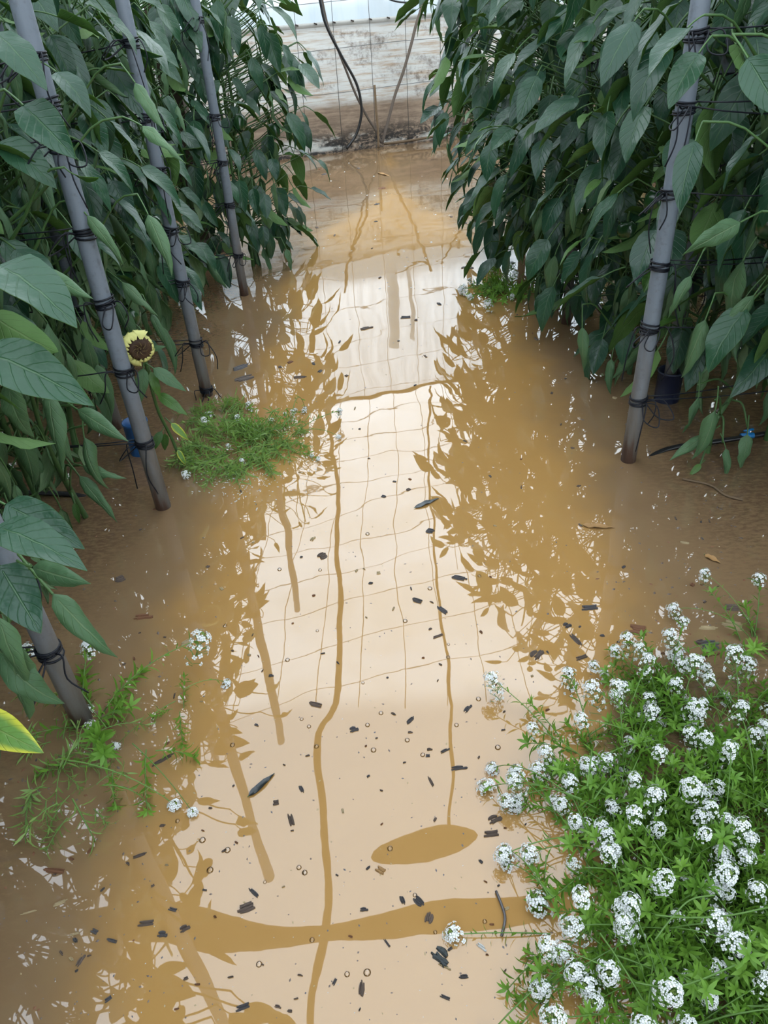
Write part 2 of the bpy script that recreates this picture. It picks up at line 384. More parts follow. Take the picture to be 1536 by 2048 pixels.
# cables, ropes and sticks in front of the end wall
def strand(name, pts, r, mat, label, cat, off=0.18, n=8, k=6):
    P = [wp(px, py, off) for px, py in pts]; b = MB(); b.tube(smooth_path(P, k), r, n)
    return tag(b.build(name, mat), label, cat)
strand('hose', [(632, -40), (640, 0), (652, 50), (682, 110), (712, 165), (722, 205), (722, 235), (712, 270), (693, 298)], 0.013, M['hose'], 'thick black hose curving down the film wall into the water', 'hose', 0.25)
strand('rope', [(640, -20), (655, 50), (668, 80), (690, 135), (712, 190), (735, 235), (752, 262), (762, 285)], 0.011, M['rope'], 'frayed grey rope slanting down behind the black hose', 'rope', 0.16)
strand('rope', [(852, -30), (843, 15), (832, 50), (822, 90), (806, 145), (790, 190), (778, 235), (764, 288)], 0.014, M['rope'], 'knotted grey rope slanting from upper right to the wall foot', 'rope', 0.16)
strand('stick', [(749, 170), (752, 215), (756, 260), (757, 297)], 0.011, M['twig'], 'short brown stick standing upright at the wall foot', 'stick', 0.2)
strand('branch', [(768, 288), (815, 282), (870, 273), (925, 266)], 0.012, M['twig'], 'thin bare branch lying along the wall foot', 'branch', 0.2)
strand('cable', [(760, -12), (785, 1), (815, 5), (838, 0), (850, -10)], 0.008, M['hose'], 'black cable sagging at the top middle of the wall', 'cable', 0.12)
strand('cable', [(878, -10), (890, 16), (905, 42), (925, 56), (945, 52), (955, 40)], 0.008, M['hose'], 'black cable looping against the wall beside the right pepper row', 'cable', 0.12)

# ------------------------------------------------------------------ poles and twine
LEVELS = [0.24, 0.485, 0.69, 0.895, 1.09, 1.29, 1.55, 1.85]
def twine_tie(parent, z, r, seed, side):
    q = random.Random(seed); b = MB()
    for k in range(4):                     # wraps
        zz = z + (k - 1.5) * 0.008 + q.uniform(-.003, .003); tl = q.uniform(-.006, .006)
        b.tube([((r + .003) * math.cos(a), (r + .003) * math.sin(a), zz + tl * math.cos(a)) for a in np.linspace(0, 2 * math.pi, 15)], 0.0030, 5, caps=False)
    for k in range(q.choice((1, 2, 2))):   # bows
        a = q.uniform(-2.6, -0.6); d = Vector((math.cos(a), math.sin(a), 0)); L = q.uniform(0.05, 0.11)
        p0 = d * r + Vector((0, 0, z)); sd = Vector((-d.y, d.x, 0))
        b.tube(smooth_path([p0, p0 + d * L * .5 + sd * .02 + Vector((0, 0, .01)), p0 + d * L + Vector((0, 0, -.035)), p0 + d * L * .55 - sd * .02 + Vector((0, 0, -.035)), p0 - Vector((0, 0, .004))], 5), 0.0021, 5)
    for k in range(2):                     # loose ends
        a = q.uniform(-2.8, -0.3); d = Vector((math.cos(a), math.sin(a), 0)); L = q.uniform(0.06, 0.17)
        p0 = d * r + Vector((0, 0, z))
        b.tube(smooth_path([p0, p0 + d * .03 + Vector((0, 0, .006)), p0 + d * .05 + Vector((q.uniform(-.02, .02), 0, -L * .5)), p0 + d * .045 + Vector((q.uniform(-.03, .03), 0, -L))], 4), 0.0021, 5)
    return b.build('twine_tie', M['twine'], parent)
def pole(x, y, r, H, label, ties, seed, lean=(0, 0), cross=True):
    b = MB(); n = 10
    pts = [(lean[0] * t + 0.003 * math.sin(t * 9 + seed), lean[1] * t, -0.12 + (H + .12) * t) for t in np.linspace(0, 1, n)]
    b.tube(pts, [r * (1.04 - 0.10 * t) for t in np.linspace(0, 1, n)], 16)
    o = tag(b.build('pole', M['pole'], None, (x, y, 0)), label, 'pole', 'grey row poles')
    q = random.Random(seed * 7); sd = -1 if x < 0 else 1
    for i, z in enumerate(ties):
        twine_tie(o, z, r, seed * 31 + i, -1)
        if z > .1 and cross:
            for dz in ((0, .012) if q.random() < .6 else (0,)):
                e = Vector((sd * q.uniform(.45, .8), q.uniform(-.06, .10), z + dz * 3 + q.uniform(-.03, .02)))
                b = MB(); b.tube([Vector((sd * r, 0, z + dz)).lerp(e, t) - Vector((0, 0, .02 * 4 * t * (1 - t))) for t in np.linspace(0, 1, 7)], .0021, 5); b.build('cross_twine', M['twine'], o)
    return o
pole(-0.81, 1.15, 0.0235, 2.3, 'grey pole standing nearest the camera in the left row', [0.46, 0.242], 1)
pole(-0.83, 2.04, 0.0245, 2.4, 'thick grey pole behind the withered sunflower in the left row', [0.251, 0.501, 0.708, 0.90, 1.112, 1.201, 1.30], 2)
pole(-0.84, 2.87, 0.0235, 2.4, 'grey pole beside the fine green weed tuft in the left row', [0.03, 0.239, 0.488, 0.686, 0.895, 1.063, 1.282], 3)
pole(-0.87, 4.12, 0.0235, 2.45, 'farthest slim grey pole in the left row near the wall', [0.223, 0.484, 0.691, 0.90, 1.30], 4)
pole(0.77, 2.19, 0.0245, 2.35, 'tall grey pole with long loose twine ends in the right row', [0.232, 0.481, 0.674, 0.874, 1.084, 1.244], 5)
pole(0.79, 4.76, 0.023, 2.3, 'far pole at the end of the right row by small flowers', [0.24, 0.48, 0.7, 0.9, 1.1], 6)
pole(0.80, 3.45, 0.022, 2.3, 'grey pole half hidden in leaves midway along the right row', [0.24, 0.48, 0.7, 0.9, 1.1, 1.29], 7)
pole(-1.16, 2.62, 0.023, 2.2, 'dull grey pole behind the thick sunflower pole', [0.24, 0.49], 8)
pole(1.03, 2.62, 0.022, 2.2, 'thin pole standing in the dark blue can', [0.48, 0.9, 1.1], 9)
pole(-1.3, 1.9, 0.023, 2.2, 'dull grey pole at the top left corner behind leaves', [0.9, 1.2], 10)
pole(-1.35, 3.5, 0.023, 2.2, 'dull grey pole deep in the left row foliage', [0.9, 1.2], 11)
pole(0.86, 1.05, 0.024, 2.2, 'grey pole beside the white flower clump at the right edge', [0.3, 0.5], 12)
# concrete post behind the left row
b = MB(); b.add([(-.065, -.065, -.05), (.065, -.065, -.05), (.065, .065, -.05), (-.065, .065, -.05), (-.055, -.055, 2.4), (.055, -.055, 2.4), (.055, .055, 2.4), (-.055, .055, 2.4)],
     [(0, 1, 5, 4), (1, 2, 6, 5), (2, 3, 7, 6), (3, 0, 4, 7), (4, 5, 6, 7)])
post = tag(b.build('greenhouse_post', M['concrete'], None, (-1.3, 5.1, 0), False), 'square brown post on a muddy footing behind the left row', 'post')
b = MB()
for k, (r0, z0) in enumerate([(0.22, -.03), (0.20, 0.05), (0.13, 0.08)]): pass
ringv = []; fs = []
for r0, z0 in [(0.24, -.03), (0.22, 0.045), (0.10, 0.075)]:
    ringv += [(r0 * math.cos(a) * (1 + .08 * math.sin(3 * a)), r0 * .7 * math.sin(a), z0) for a in np.linspace(0, 2 * math.pi, 14, endpoint=False)]
for j in range(2):
    for k in range(14): fs.append((j * 14 + k, j * 14 + (k + 1) % 14, (j + 1) * 14 + (k + 1) % 14, (j + 1) * 14 + k))
b.add(ringv, fs); b.build('footing', M['concrete'], post)

def drip(pts, label):
    b = MB(); b.tube(smooth_path(pts, 5), 0.009, 8); return tag(b.build('drip_pipe', M['hose']), label, 'pipe', 'black drip pipes')
drip([gp(-120, 985, .012), gp(0, 984, .014), gp(90, 986, .012), gp(150, 990, .004), gp(190, 1000, -.02)], 'black drip pipe at the left edge under the wilted plant')
drip([gp(1700, 830, .02), gp(1536, 866, .02), gp(1440, 882, .015), gp(1330, 900, .002), gp(1250, 950, -.03)], 'black drip pipe with the blue valve in the right row')
drip([(1.05, 3.0, .01), (1.0, 3.6, .012), (1.05, 4.8, .01)], 'black drip pipe along the far part of the right row')
# blue valve on the right pipe
v = empty('pipe_valve', gp(1494, 872, .02)); tag(v, 'small bright blue valve on the black drip pipe', 'valve')
b = MB(); b.tube([(-.022, 0, 0), (.022, 0, .002)], 0.011, 10); b.build('valve_body', M['bright_blue'], v)
b = MB(); b.tube([(0, 0, .005), (0, 0, .022)], 0.006, 8); b.tube([(-.018, -.004, .024), (.018, .004, .024)], [.003, .005], 6); b.build('handle', M['bright_blue'], v)
# dark blue can round the pole foot, blue cup behind the sunflower pole
def can(name, loc, r, H, mat, label):
    b = MB(); n = 24; prof = [(r * .96, -.02), (r, .0), (r, H * .93), (r * 1.05, H * .94), (r * 1.05, H), (r * .97, H), (r * .95, H * .5), (r * .93, .01), (0.0005, .01)]
    vs = []; fs = []
    for rr, z in prof: vs += [(rr * math.cos(2 * math.pi * k / n), rr * math.sin(2 * math.pi * k / n), z) for k in range(n)]
    for j in range(len(prof) - 1):
        for k in range(n): fs.append((j * n + k, j * n + (k + 1) % n, (j + 1) * n + (k + 1) % n, (j + 1) * n + k))
    b.add(vs, fs); return tag(b.build(name, mat, None, loc), label, 'can')
can('plastic_can', (1.03, 2.62, 0), 0.047, 0.125, M['navy'], 'dark blue plastic can around the foot of a pole')
c2 = can('plastic_cup', (-1.0, 2.42, 0), 0.045, 0.13, M['blue'], 'blue plastic cup behind the thick sunflower pole'); c2['category'] = 'cup'
c3 = can('hanging_can', (0.42, 5.0, 2.2), 0.05, 0.15, M['can'], 'dark can hanging over the path, mirrored in the water')
b = MB(); b.tube([(0, 0, .14), (0, 0, .65)], 0.003, 5); b.build('hanging_wire', M['wire'], c3)

# ------------------------------------------------------------------ leaves
def leaf_mesh(name, L, W, droop, cup, fold, twist, wave, pet, seed, mt, mbt, ns=7, nt=12, pr=0.0022, tipw=1.0):
    q = random.Random(seed); mb = MB()
    S = np.linspace(-1, 1, ns); T = np.linspace(0, 1, nt)
    # petiole: from origin out along +Y, then the blade midrib bends by droop
    pts = []; y = z = 0.0; ang = 0.35
    np_ = 5; pp = [(0, 0, 0)]
    for k in range(np_):
        ang -= 0.35 / np_; y += pet / np_ * math.cos(ang); z += pet / np_ * math.sin(ang); pp.append((0, y, z))
    mb.tube(pp, [pr * 1.3] + [pr] * np_, 5, 2, caps=False)
    mid = []; th = 0.0; prev = 0
    for t in T:
        dt = (t - prev) * L; prev = t
        y += dt * math.cos(th); z += dt * math.sin(th); th = -droop * (t ** 1.1)
        mid.append((y, z, th))
    def prof(t): return max(0.0, (max(t, 1e-4) ** 0.55) * ((1 - t) ** (0.95 * tipw)) * 1.93 * (1 - .12 * t)) * W / 2
    ph = [q.uniform(0, 6.28) for _ in range(4)]
    top = []; bot = []; uv = []
    for (t, (my, mz, th)) in zip(T, mid):
        w = prof(t) if 0 < t < 1 else (0.0015 if t == 0 else 0.0004)
        tw = twist * t
        for s in S:
            cc = cup * (0.6 + 0.4 * t)
            if abs(cc) > 1e-3:
                a = s * cc; lx = math.sin(a) / cc * w; lz = (1 - math.cos(a)) / cc * w
            else: lx = s * w; lz = 0
            lz += fold * abs(s) * w
            lz += wave * w * (abs(s) ** 1.5) * (math.sin(t * 13 + ph[0] + (1.5 if s > 0 else 0)) * .8 + math.sin(t * 23 + ph[1] + s) * .35)
            lz += 0.0016 * math.cos((t - 0.26 * abs(s)) * 7.5 * 2 * math.pi) * (1 - abs(s)) * min(1, w / .02) * (W / .08)
            x2 = lx * math.cos(tw) - lz * math.sin(tw); z2 = lx * math.sin(tw) + lz * math.cos(tw)
            # local frame: normal tilts with th
            top.append((x2, my - math.sin(th) * z2 * 1.0, mz + math.cos(th) * z2)); uv.append(((s + 1) / 2, t))
    fs = []
    for j in range(nt - 1):
        for i in range(ns - 1):
            a, b, c, d = j * ns + i, j * ns + i + 1, (j + 1) * ns + i + 1, (j + 1) * ns + i
            fs += [(a, b, c), (a, c, d)] if i < ns // 2 else [(a, b, d), (b, c, d)]
    mb.add(top, fs, 0, uv)
    A = np.array(top).reshape(nt, ns, 3)
    du = np.gradient(A, axis=1); dv = np.gradient(A, axis=0); nn = np.cross(du, dv); nn /= (np.linalg.norm(nn, axis=2, keepdims=True) + 1e-9)
    bot = (A - nn * 0.0009).reshape(-1, 3)
    mb.add([tuple(p) for p in bot], [tuple(reversed(f)) for f in fs], 1, uv)
    return mb.mesh(name, [mt, mbt, M['stem']])
FRESH, WILT, YOUNG = [], [], []
for i in range(9):
    q = random.Random(100 + i)
    FRESH.append(leaf_mesh('pepper_leaf', q.uniform(.135, .175), q.uniform(.092, .116), q.uniform(.2, .8), q.uniform(-.5, .45), q.uniform(.0, .28), q.uniform(-.35, .35), q.uniform(.05, .14), q.uniform(.05, .08), i, M['leaf_top'], M['leaf_under'], tipw=q.uniform(.95, 1.2)))
for i in range(8):
    q = random.Random(200 + i)
    WILT.append(leaf_mesh('wilted_pepper_leaf', q.uniform(.14, .19), q.uniform(.075, .095), q.uniform(.3, 1.3), q.choice((-1, -1, 1)) * q.uniform(1.5, 2.7), q.uniform(-.2, .4), q.uniform(-1.2, 1.2), q.uniform(.15, .3), q.uniform(.06, .09), i, M['wilt_top'], M['wilt_under']))
for i in range(4):
    q = random.Random(300 + i)
    YOUNG.append(leaf_mesh('young_pepper_leaf', q.uniform(.075, .11), q.uniform(.038, .055), q.uniform(.2, .9), q.uniform(-.3, .6), q.uniform(.1, .4), q.uniform(-.3, .3), q.uniform(.06, .15), q.uniform(.025, .04), i, M['young_top'], M['leaf_under']))
YELLOW = leaf_mesh('yellowing_pepper_leaf', .16, .085, .5, -.4, .1, .1, .12, .05, 77, M['yellow_top'], M['leaf_under'])
def pepper_mesh():
    mb = MB(); n = 20; prof = [(0.004, 0), (.022, .002), (.034, -.012), (.037, -.03), (.035, -.05), (.028, -.07), (.014, -.082), (.003, -.078)]
    vs = []; fs = []
    for rr, z in prof: vs += [(rr * (1 + .10 * math.cos(3 * a)) * math.cos(a), rr * (1 + .10 * math.cos(3 * a)) * math.sin(a), z) for a in np.linspace(0, 2 * math.pi, n, endpoint=False)]
    for j in range(len(prof) - 1):
        for k in range(n): fs.append((j * n + k, (j + 1) * n + k, (j + 1) * n + (k + 1) % n, j * n + (k + 1) % n))
    mb.add(vs, fs, 0); mb.tube(smooth_path([(0, 0, -.002), (.002, 0, .015), (.010, 0, .035)], 3), [.006] * 2 + [.004] * 5, 6, 1)
    return mb.mesh('green_pepper', [M['fruit'], M['stem']])
PEPPER = pepper_mesh()

PLANTS = []
def add_leaf(root, mesh, loc, d, n, sc=1.0):
    o = bpy.data.objects.new('leaf', mesh); C.objects.link(o); o.parent = root
    m = frame(d, n).to_4x4(); m = Matrix.Translation(Vector(loc)) @ m @ Matrix.Scale(sc, 4)
    o.matrix_basis = m; return o
def pepper_plant(x, y, side, label, H=1.85, zlow=0.35, R=0.34, n=105, wilt=0.0, seed=0, ztop=None, group='pepper plants', bias=None, spread=65, fruits=1, lean=0.0, sizes=1.0):
    q = random.Random(seed); root = empty('pepper_plant', (x, y, 0)); tag(root, label, 'plant', group)
    sb = MB(); mains = []
    for k in range(3):
        a = q.uniform(0, 6.28); P = []
        for j in range(11):
            t = j / 10
            rr = 0.02 + 0.11 * t; P.append(Vector((rr * math.cos(a) + q.uniform(-.018, .018) + lean * t * -side, rr * math.sin(a) * 1.4 + q.uniform(-.018, .018), -0.03 + H * t if j else -.06)))
        if k: P[0] = mains[0][0].copy(); P[1] = mains[0][1].copy()
        mains.append(P); sb.tube(smooth_path(P, 2), [0.011 * (1 - .6 * i / 20) for i in range(21)], 6)
    bx, by = bias or (-side * 1.0, -0.45); b0 = math.atan2(by, bx)
    for i in range(n):
        u = q.random() ** 0.9
        z = zlow + (H - zlow) * u
        if z > 1.5 and q.random() < .35: z = q.uniform(zlow, 1.45)
        zt = z / H; prof = 0.72 + 0.38 * math.sin(min(1, max(0, (z - zlow) / max(.1, H - zlow))) * math.pi * .85 + .25)
        fi = b0 + math.radians(q.gauss(0, spread)); Rr = R * prof * q.uniform(.45, 1.0)
        ax = Vector((math.cos(fi), math.sin(fi), 0))
        base = Vector((ax.x * (Rr - .08), ax.y * (Rr - .08), z)) + Vector((lean * zt * -side, 0, 0))
        mp = mains[q.randrange(3)]; f = max(0.12, min(.99, (z - .10) / H)) * 10; k = int(f); k = min(k, 9); s0 = mp[k].lerp(mp[k + 1], f - k)
        sb.tube([s0, s0.lerp(base, .5) + Vector((0, 0, -.01)), base], [.004, .003, .0024], 5, caps=False)
        w = q.random() < wilt * (1.7 if z < .75 else .75)
        top = z > H - .18
        if w:
            me = WILT[q.randrange(len(WILT))]; pit = math.radians(q.uniform(55, 95))
        elif top or q.random() < .10:
            me = YOUNG[q.randrange(len(YOUNG))]; pit = math.radians(q.uniform(-30, 30))
        else:
            me = FRESH[q.randrange(len(FRESH))]; pit = math.radians(q.triangular(10, 80, 48))
        az = fi + math.radians(q.gauss(0, 28)); hx = Vector((math.cos(az), math.sin(az), 0))
        d = hx * math.cos(pit) - Vector((0, 0, math.sin(pit)))
        nn = hx * math.sin(pit) + Vector((0, 0, math.cos(pit)))
        nn = nn + Vector((q.gauss(0, .3), q.gauss(0, .3), q.gauss(0, .2)))
        if q.random() < .10: nn = -nn
        add_leaf(root, me, base, d, nn, sizes * q.uniform(.85, 1.3))
    for i in range(fruits):
        fi = b0 + math.radians(q.gauss(0, 45)); z = q.uniform(.45, 1.0); rr = R * .62
        o = link('green_pepper', PEPPER, root, (rr * math.cos(fi), rr * math.sin(fi), z)); o.rotation_euler = (q.uniform(-.3, .3), q.uniform(-.3, .3), q.uniform(0, 6))
        mp = mains[0]; f = z / H * 10; k = int(f); sb.tube([mp[k], Vector((rr * math.cos(fi) + .008, rr * math.sin(fi), z + .034))], .004, 5, caps=False)
    sb.build('stem', M['stem'], root)
    PLANTS.append((root, side)); return root

NUM = ['first', 'second', 'third', 'fourth', 'fifth', 'sixth', 'seventh', 'eighth', 'ninth', 'tenth', 'eleventh', 'twelfth', 'thirteenth', 'fourteenth', 'fifteenth', 'sixteenth', 'seventeenth']
LEFT = [  # x, y, zlow, R, wilt, n, lean
    (-1.10, 0.25, .30, .36, .15, 70, 0), (-1.12, 0.62, .30, .36, .20, 80, 0), (-1.14, 1.00, .25, .36, .5, 90, 0), (-1.18, 1.36, .22, .35, .55, 95, 0), (-1.22, 1.72, .25, .34, .6, 100, 0),
    (-1.24, 2.05, .30, .36, .6, 105, 0), (-1.22, 2.36, .38, .36, .55, 110, 0), (-1.20, 2.68, .36, .36, .5, 110, 0), (-1.18, 3.00, .36, .36, .45, 110, 0), (-1.26, 3.32, .36, .34, .24, 100, 0),
    (-1.27, 3.64, .32, .34, .20, 100, 0), (-1.26, 3.96, .30, .35, .18, 100, 0), (-1.12, 4.34, .22, .36, .15, 105, .0), (-0.93, 4.66, .16, .40, .14, 125, .03), (-0.90, 4.94, .14, .44, .12, 125, .03)]
for i, (x, y, zl, R, wl, n, ln) in enumerate(LEFT):
    pepper_plant(x, y, -1, f'leafy green pepper plant, {NUM[i]} from the camera in the left row', 1.8 + .12 * math.sin(i * 2.1), zl, R, n, wl, 1000 + i, group='left row pepper plants', bias=(1, -.8), lean=ln)
RIGHTP = [
    (1.52, 1.55, .55, .38, .15, 80, 0), (1.42, 1.95, .50, .42, .22, 100, 0), (1.28, 2.30, .42, .42, .20, 115, 0), (1.14, 2.62, .26, .42, .14, 130, .02), (1.08, 2.92, .14, .44, .12, 135, .10), (1.04, 3.22, .14, .46, .10, 130, .20),
    (.98, 3.52, .14, .48, .08, 125, .26), (.90, 3.82, .15, .50, .06, 125, .24), (.84, 4.12, .16, .52, .05, 130, .22), (.82, 4.42, .18, .52, .05, 130, .20), (.84, 4.72, .18, .52, .05, 130, .18)]
for i, (x, y, zl, R, wl, n, ln) in enumerate(RIGHTP):
    pepper_plant(x, y, 1, f'dark green pepper plant, {NUM[i]} from the camera in the right row', 2.0 + .1 * math.sin(i * 1.7), zl, R, n, wl, 2000 + i, group='right row pepper plants', bias=(-1, -.9), lean=ln, fruits=2, sizes=1.12 if i < 4 else 1.0)
# a second line of plants in each bed, mostly hidden
for i in range(8):
    pepper_plant(-1.62 + .05 * math.sin(i * 3), 0.9 + i * .58, -1, f'shaded pepper plant, {NUM[i]} from the camera in the hidden back line on the left', 1.95, .3, .36, 70, .15, 3000 + i, group='left back line pepper plants', bias=(1, -.5), fruits=0, sizes=1.1)
for i in range(7):
    pepper_plant(1.62 + .05 * math.sin(i * 3), 2.2 + i * .5, 1, f'shaded pepper plant, {NUM[i]} from the camera in the hidden back line on the right', 2.05, .3, .38, 75, .12, 4000 + i, group='right back line pepper plants', bias=(-1, -.6), fruits=0, sizes=1.1)

# foliage of the neighbouring beds, only glimpsed through the gaps
def far_foliage(x0, x1, y0, y1, n, seed, label):
    q = random.Random(seed); mb = MB()
    for i in range(n):
        p = Vector((q.uniform(x0, x1), q.uniform(y0, y1), q.uniform(.15, 2.25))); a = q.uniform(0, 6.28); pit = q.uniform(.2, 1.3)
        h = Vector((math.cos(a), math.sin(a), 0)); d = h * math.cos(pit) - Vector((0, 0, math.sin(pit))); nn = h * math.sin(pit) + Vector((0, 0, math.cos(pit))); sd = d.cross(nn)
        L = q.uniform(.14, .2); W = L * .3
        mb.add([p, p + d * L * .4 + sd * W + nn * .01, p + d * L - nn * .02, p + d * L * .4 - sd * W + nn * .01, p + d * L * .4], [(0, 4, 1), (4, 2, 1), (0, 3, 4), (3, 2, 4)])
    for k in range(int((y1 - y0) / .35)):
        y = y0 + k * .35; xm = (x0 + x1) / 2; mb.tube([(xm, y, -.05), (xm + .05, y, 1.0), (xm, y + .05, 1.9)], .012, 5)
    o = mb.build('foliage', M['leaf_top']); tag(o, label, 'foliage', kind='stuff'); return o
far_foliage(-2.7, -2.0, -1, 7.4, 6500, 5, 'dense dark pepper foliage of the next bed beyond the left row')
far_foliage(2.05, 2.8, 0.5, 7.9, 6500, 6, 'dense dark pepper foliage of the next bed beyond the right row')
far_foliage(-4.4, -3.5, -1, 7.0, 5000, 7, 'dark pepper foliage two beds beyond the left row')
far_foliage(3.5, 4.4, 0.5, 8.0, 5000, 8, 'dark pepper foliage two beds beyond the right row')
far_foliage(-1.6, -.8, -3.5, -.1, 3000, 9, 'unseen pepper foliage of the left row behind the camera, added to shade the near water')  # unseen row ends behind the camera, added to shade the near water
far_foliage(.85, 1.7, -3.5, .1, 3000, 10, 'unseen pepper foliage of the right row behind the camera, added to shade the near water')

# ------------------------------------------------------------------ wilted young plants at the row feet
def wilted_plant(base, tops, leaves, label, stem_r=0.010):
    root = empty('wilted_pepper_plant', base); tag(root, label, 'plant', 'wilted low pepper plants'); sb = MB(); b = Vector(base)
    P = [Vector((0, 0, -.03))] + [Vector(t) - b for t in tops]
    sb.tube(smooth_path(P, 4), [stem_r * (1 - .4 * i / (4 * (len(P) - 1))) for i in range(4 * (len(P) - 1) + 1)], 7)
    for i, (s, e, tip, sc, kind) in enumerate(leaves):   # node on stem, bend of the petiole, tip of the blade
        s, e, tip = Vector(s) - b, Vector(e) - b, Vector(tip) - b
        m = s.lerp(e, .5) + Vector((0, 0, .035)); path = smooth_path([s, m, e], 4); sb.tube(path, .0035, 5)
        d = (tip - e); me = (WILT if kind == 'w' else YOUNG if kind == 'y' else FRESH)[i % (4 if kind == 'y' else 8)]
        add_leaf(root, me, e - d.normalized() * .05 * sc, d, -ray(768, 900) + Vector((.3 * (-1) ** i, 0, .2)), sc * 1.2)
    sb.build('stem', M['stem'], root); return root
Y = 2.2
wilted_plant(gp(1415, 905), [yp(1428, 850, 2.22), yp(1455, 805, 2.25), yp(1478, 770, 2.3), yp(1500, 720, 2.36)], [
    (yp(1470, 785, 2.28), yp(1395, 770, 2.2), yp(1378, 905, 2.12), .85, 'w'), (yp(1455, 805, 2.25), yp(1420, 865, 2.15), yp(1340, 920, 2.1), .8, 'w'),
    (yp(1440, 830, 2.2), yp(1430, 800, 2.1), yp(1400, 930, 2.05), .9, 'w'), (yp(1465, 800, 2.2), yp(1495, 855, 2.15), yp(1485, 945, 2.08), .8, 'w'),
    (yp(1440, 830, 2.2), yp(1445, 885, 2.1), yp(1465, 965, 2.05), .65, 'w'), (yp(1420, 890, 2.2), yp(1400, 930, 2.1), yp(1375, 955, 2.07), .5, 'y'), (yp(1490, 745, 2.3), yp(1530, 760, 2.3), yp(1540, 850, 2.25), .9, 'w')],
    'wilted young pepper plant drooping over the water beside the blue valve')
wilted_plant(gp(172, 1030), [yp(130, 960, 1.92), yp(100, 900, 1.88), yp(80, 850, 1.85), yp(55, 760, 1.8)], [
    (yp(100, 900, 1.88), yp(70, 890, 1.8), yp(90, 1010, 1.75), .8, 'w'), (yp(90, 870, 1.86), yp(145, 810, 1.8), yp(250, 880, 1.7), 1.0, 'w'),
    (yp(75, 830, 1.85), yp(95, 760, 1.78), yp(110, 880, 1.7), 1.0, 'w'), (yp(60, 780, 1.8), yp(20, 740, 1.7), yp(40, 890, 1.65), 1.0, 'w'),
    (yp(130, 960, 1.9), yp(150, 940, 1.8), yp(205, 1010, 1.72), .9, 'w'), (yp(140, 980, 1.92), yp(160, 930, 1.82), yp(240, 955, 1.75), .7, 'w'), (yp(150, 1000, 1.94), yp(150, 1010, 1.85), yp(160, 1060, 1.82), .55, 'y'), (yp(110, 920, 1.9), yp(170, 850, 1.8), yp(185, 960, 1.72), .9, 'w')],
    'wilted pepper plant with rolled leaves left of the sunflower')
wilted_plant((-1.0, 1.05, 0), [(-.95, 1.06, .15), (-.9, 1.05, .3), (-.88, 1.02, .45)], [
    ((-.9, 1.05, .3), yp(75, 1150, .98), yp(178, 1265, .92), 1.0, 'w'), ((-.9, 1.05, .32), yp(60, 1130, .96), yp(135, 1155, .9), .8, 'w'), ((-.95, 1.06, .15), yp(20, 1240, .95), yp(40, 1400, .9), 1.0, 'w'),
    ((-.95, 1.06, .15), yp(-10, 1280, .95), yp(65, 1380, .9), .9, 'w'), ((-.9, 1.05, .25), yp(-10, 1200, .95), yp(30, 1330, .9), .9, 'w')], 'curled wilted pepper shoot around the nearest left pole')

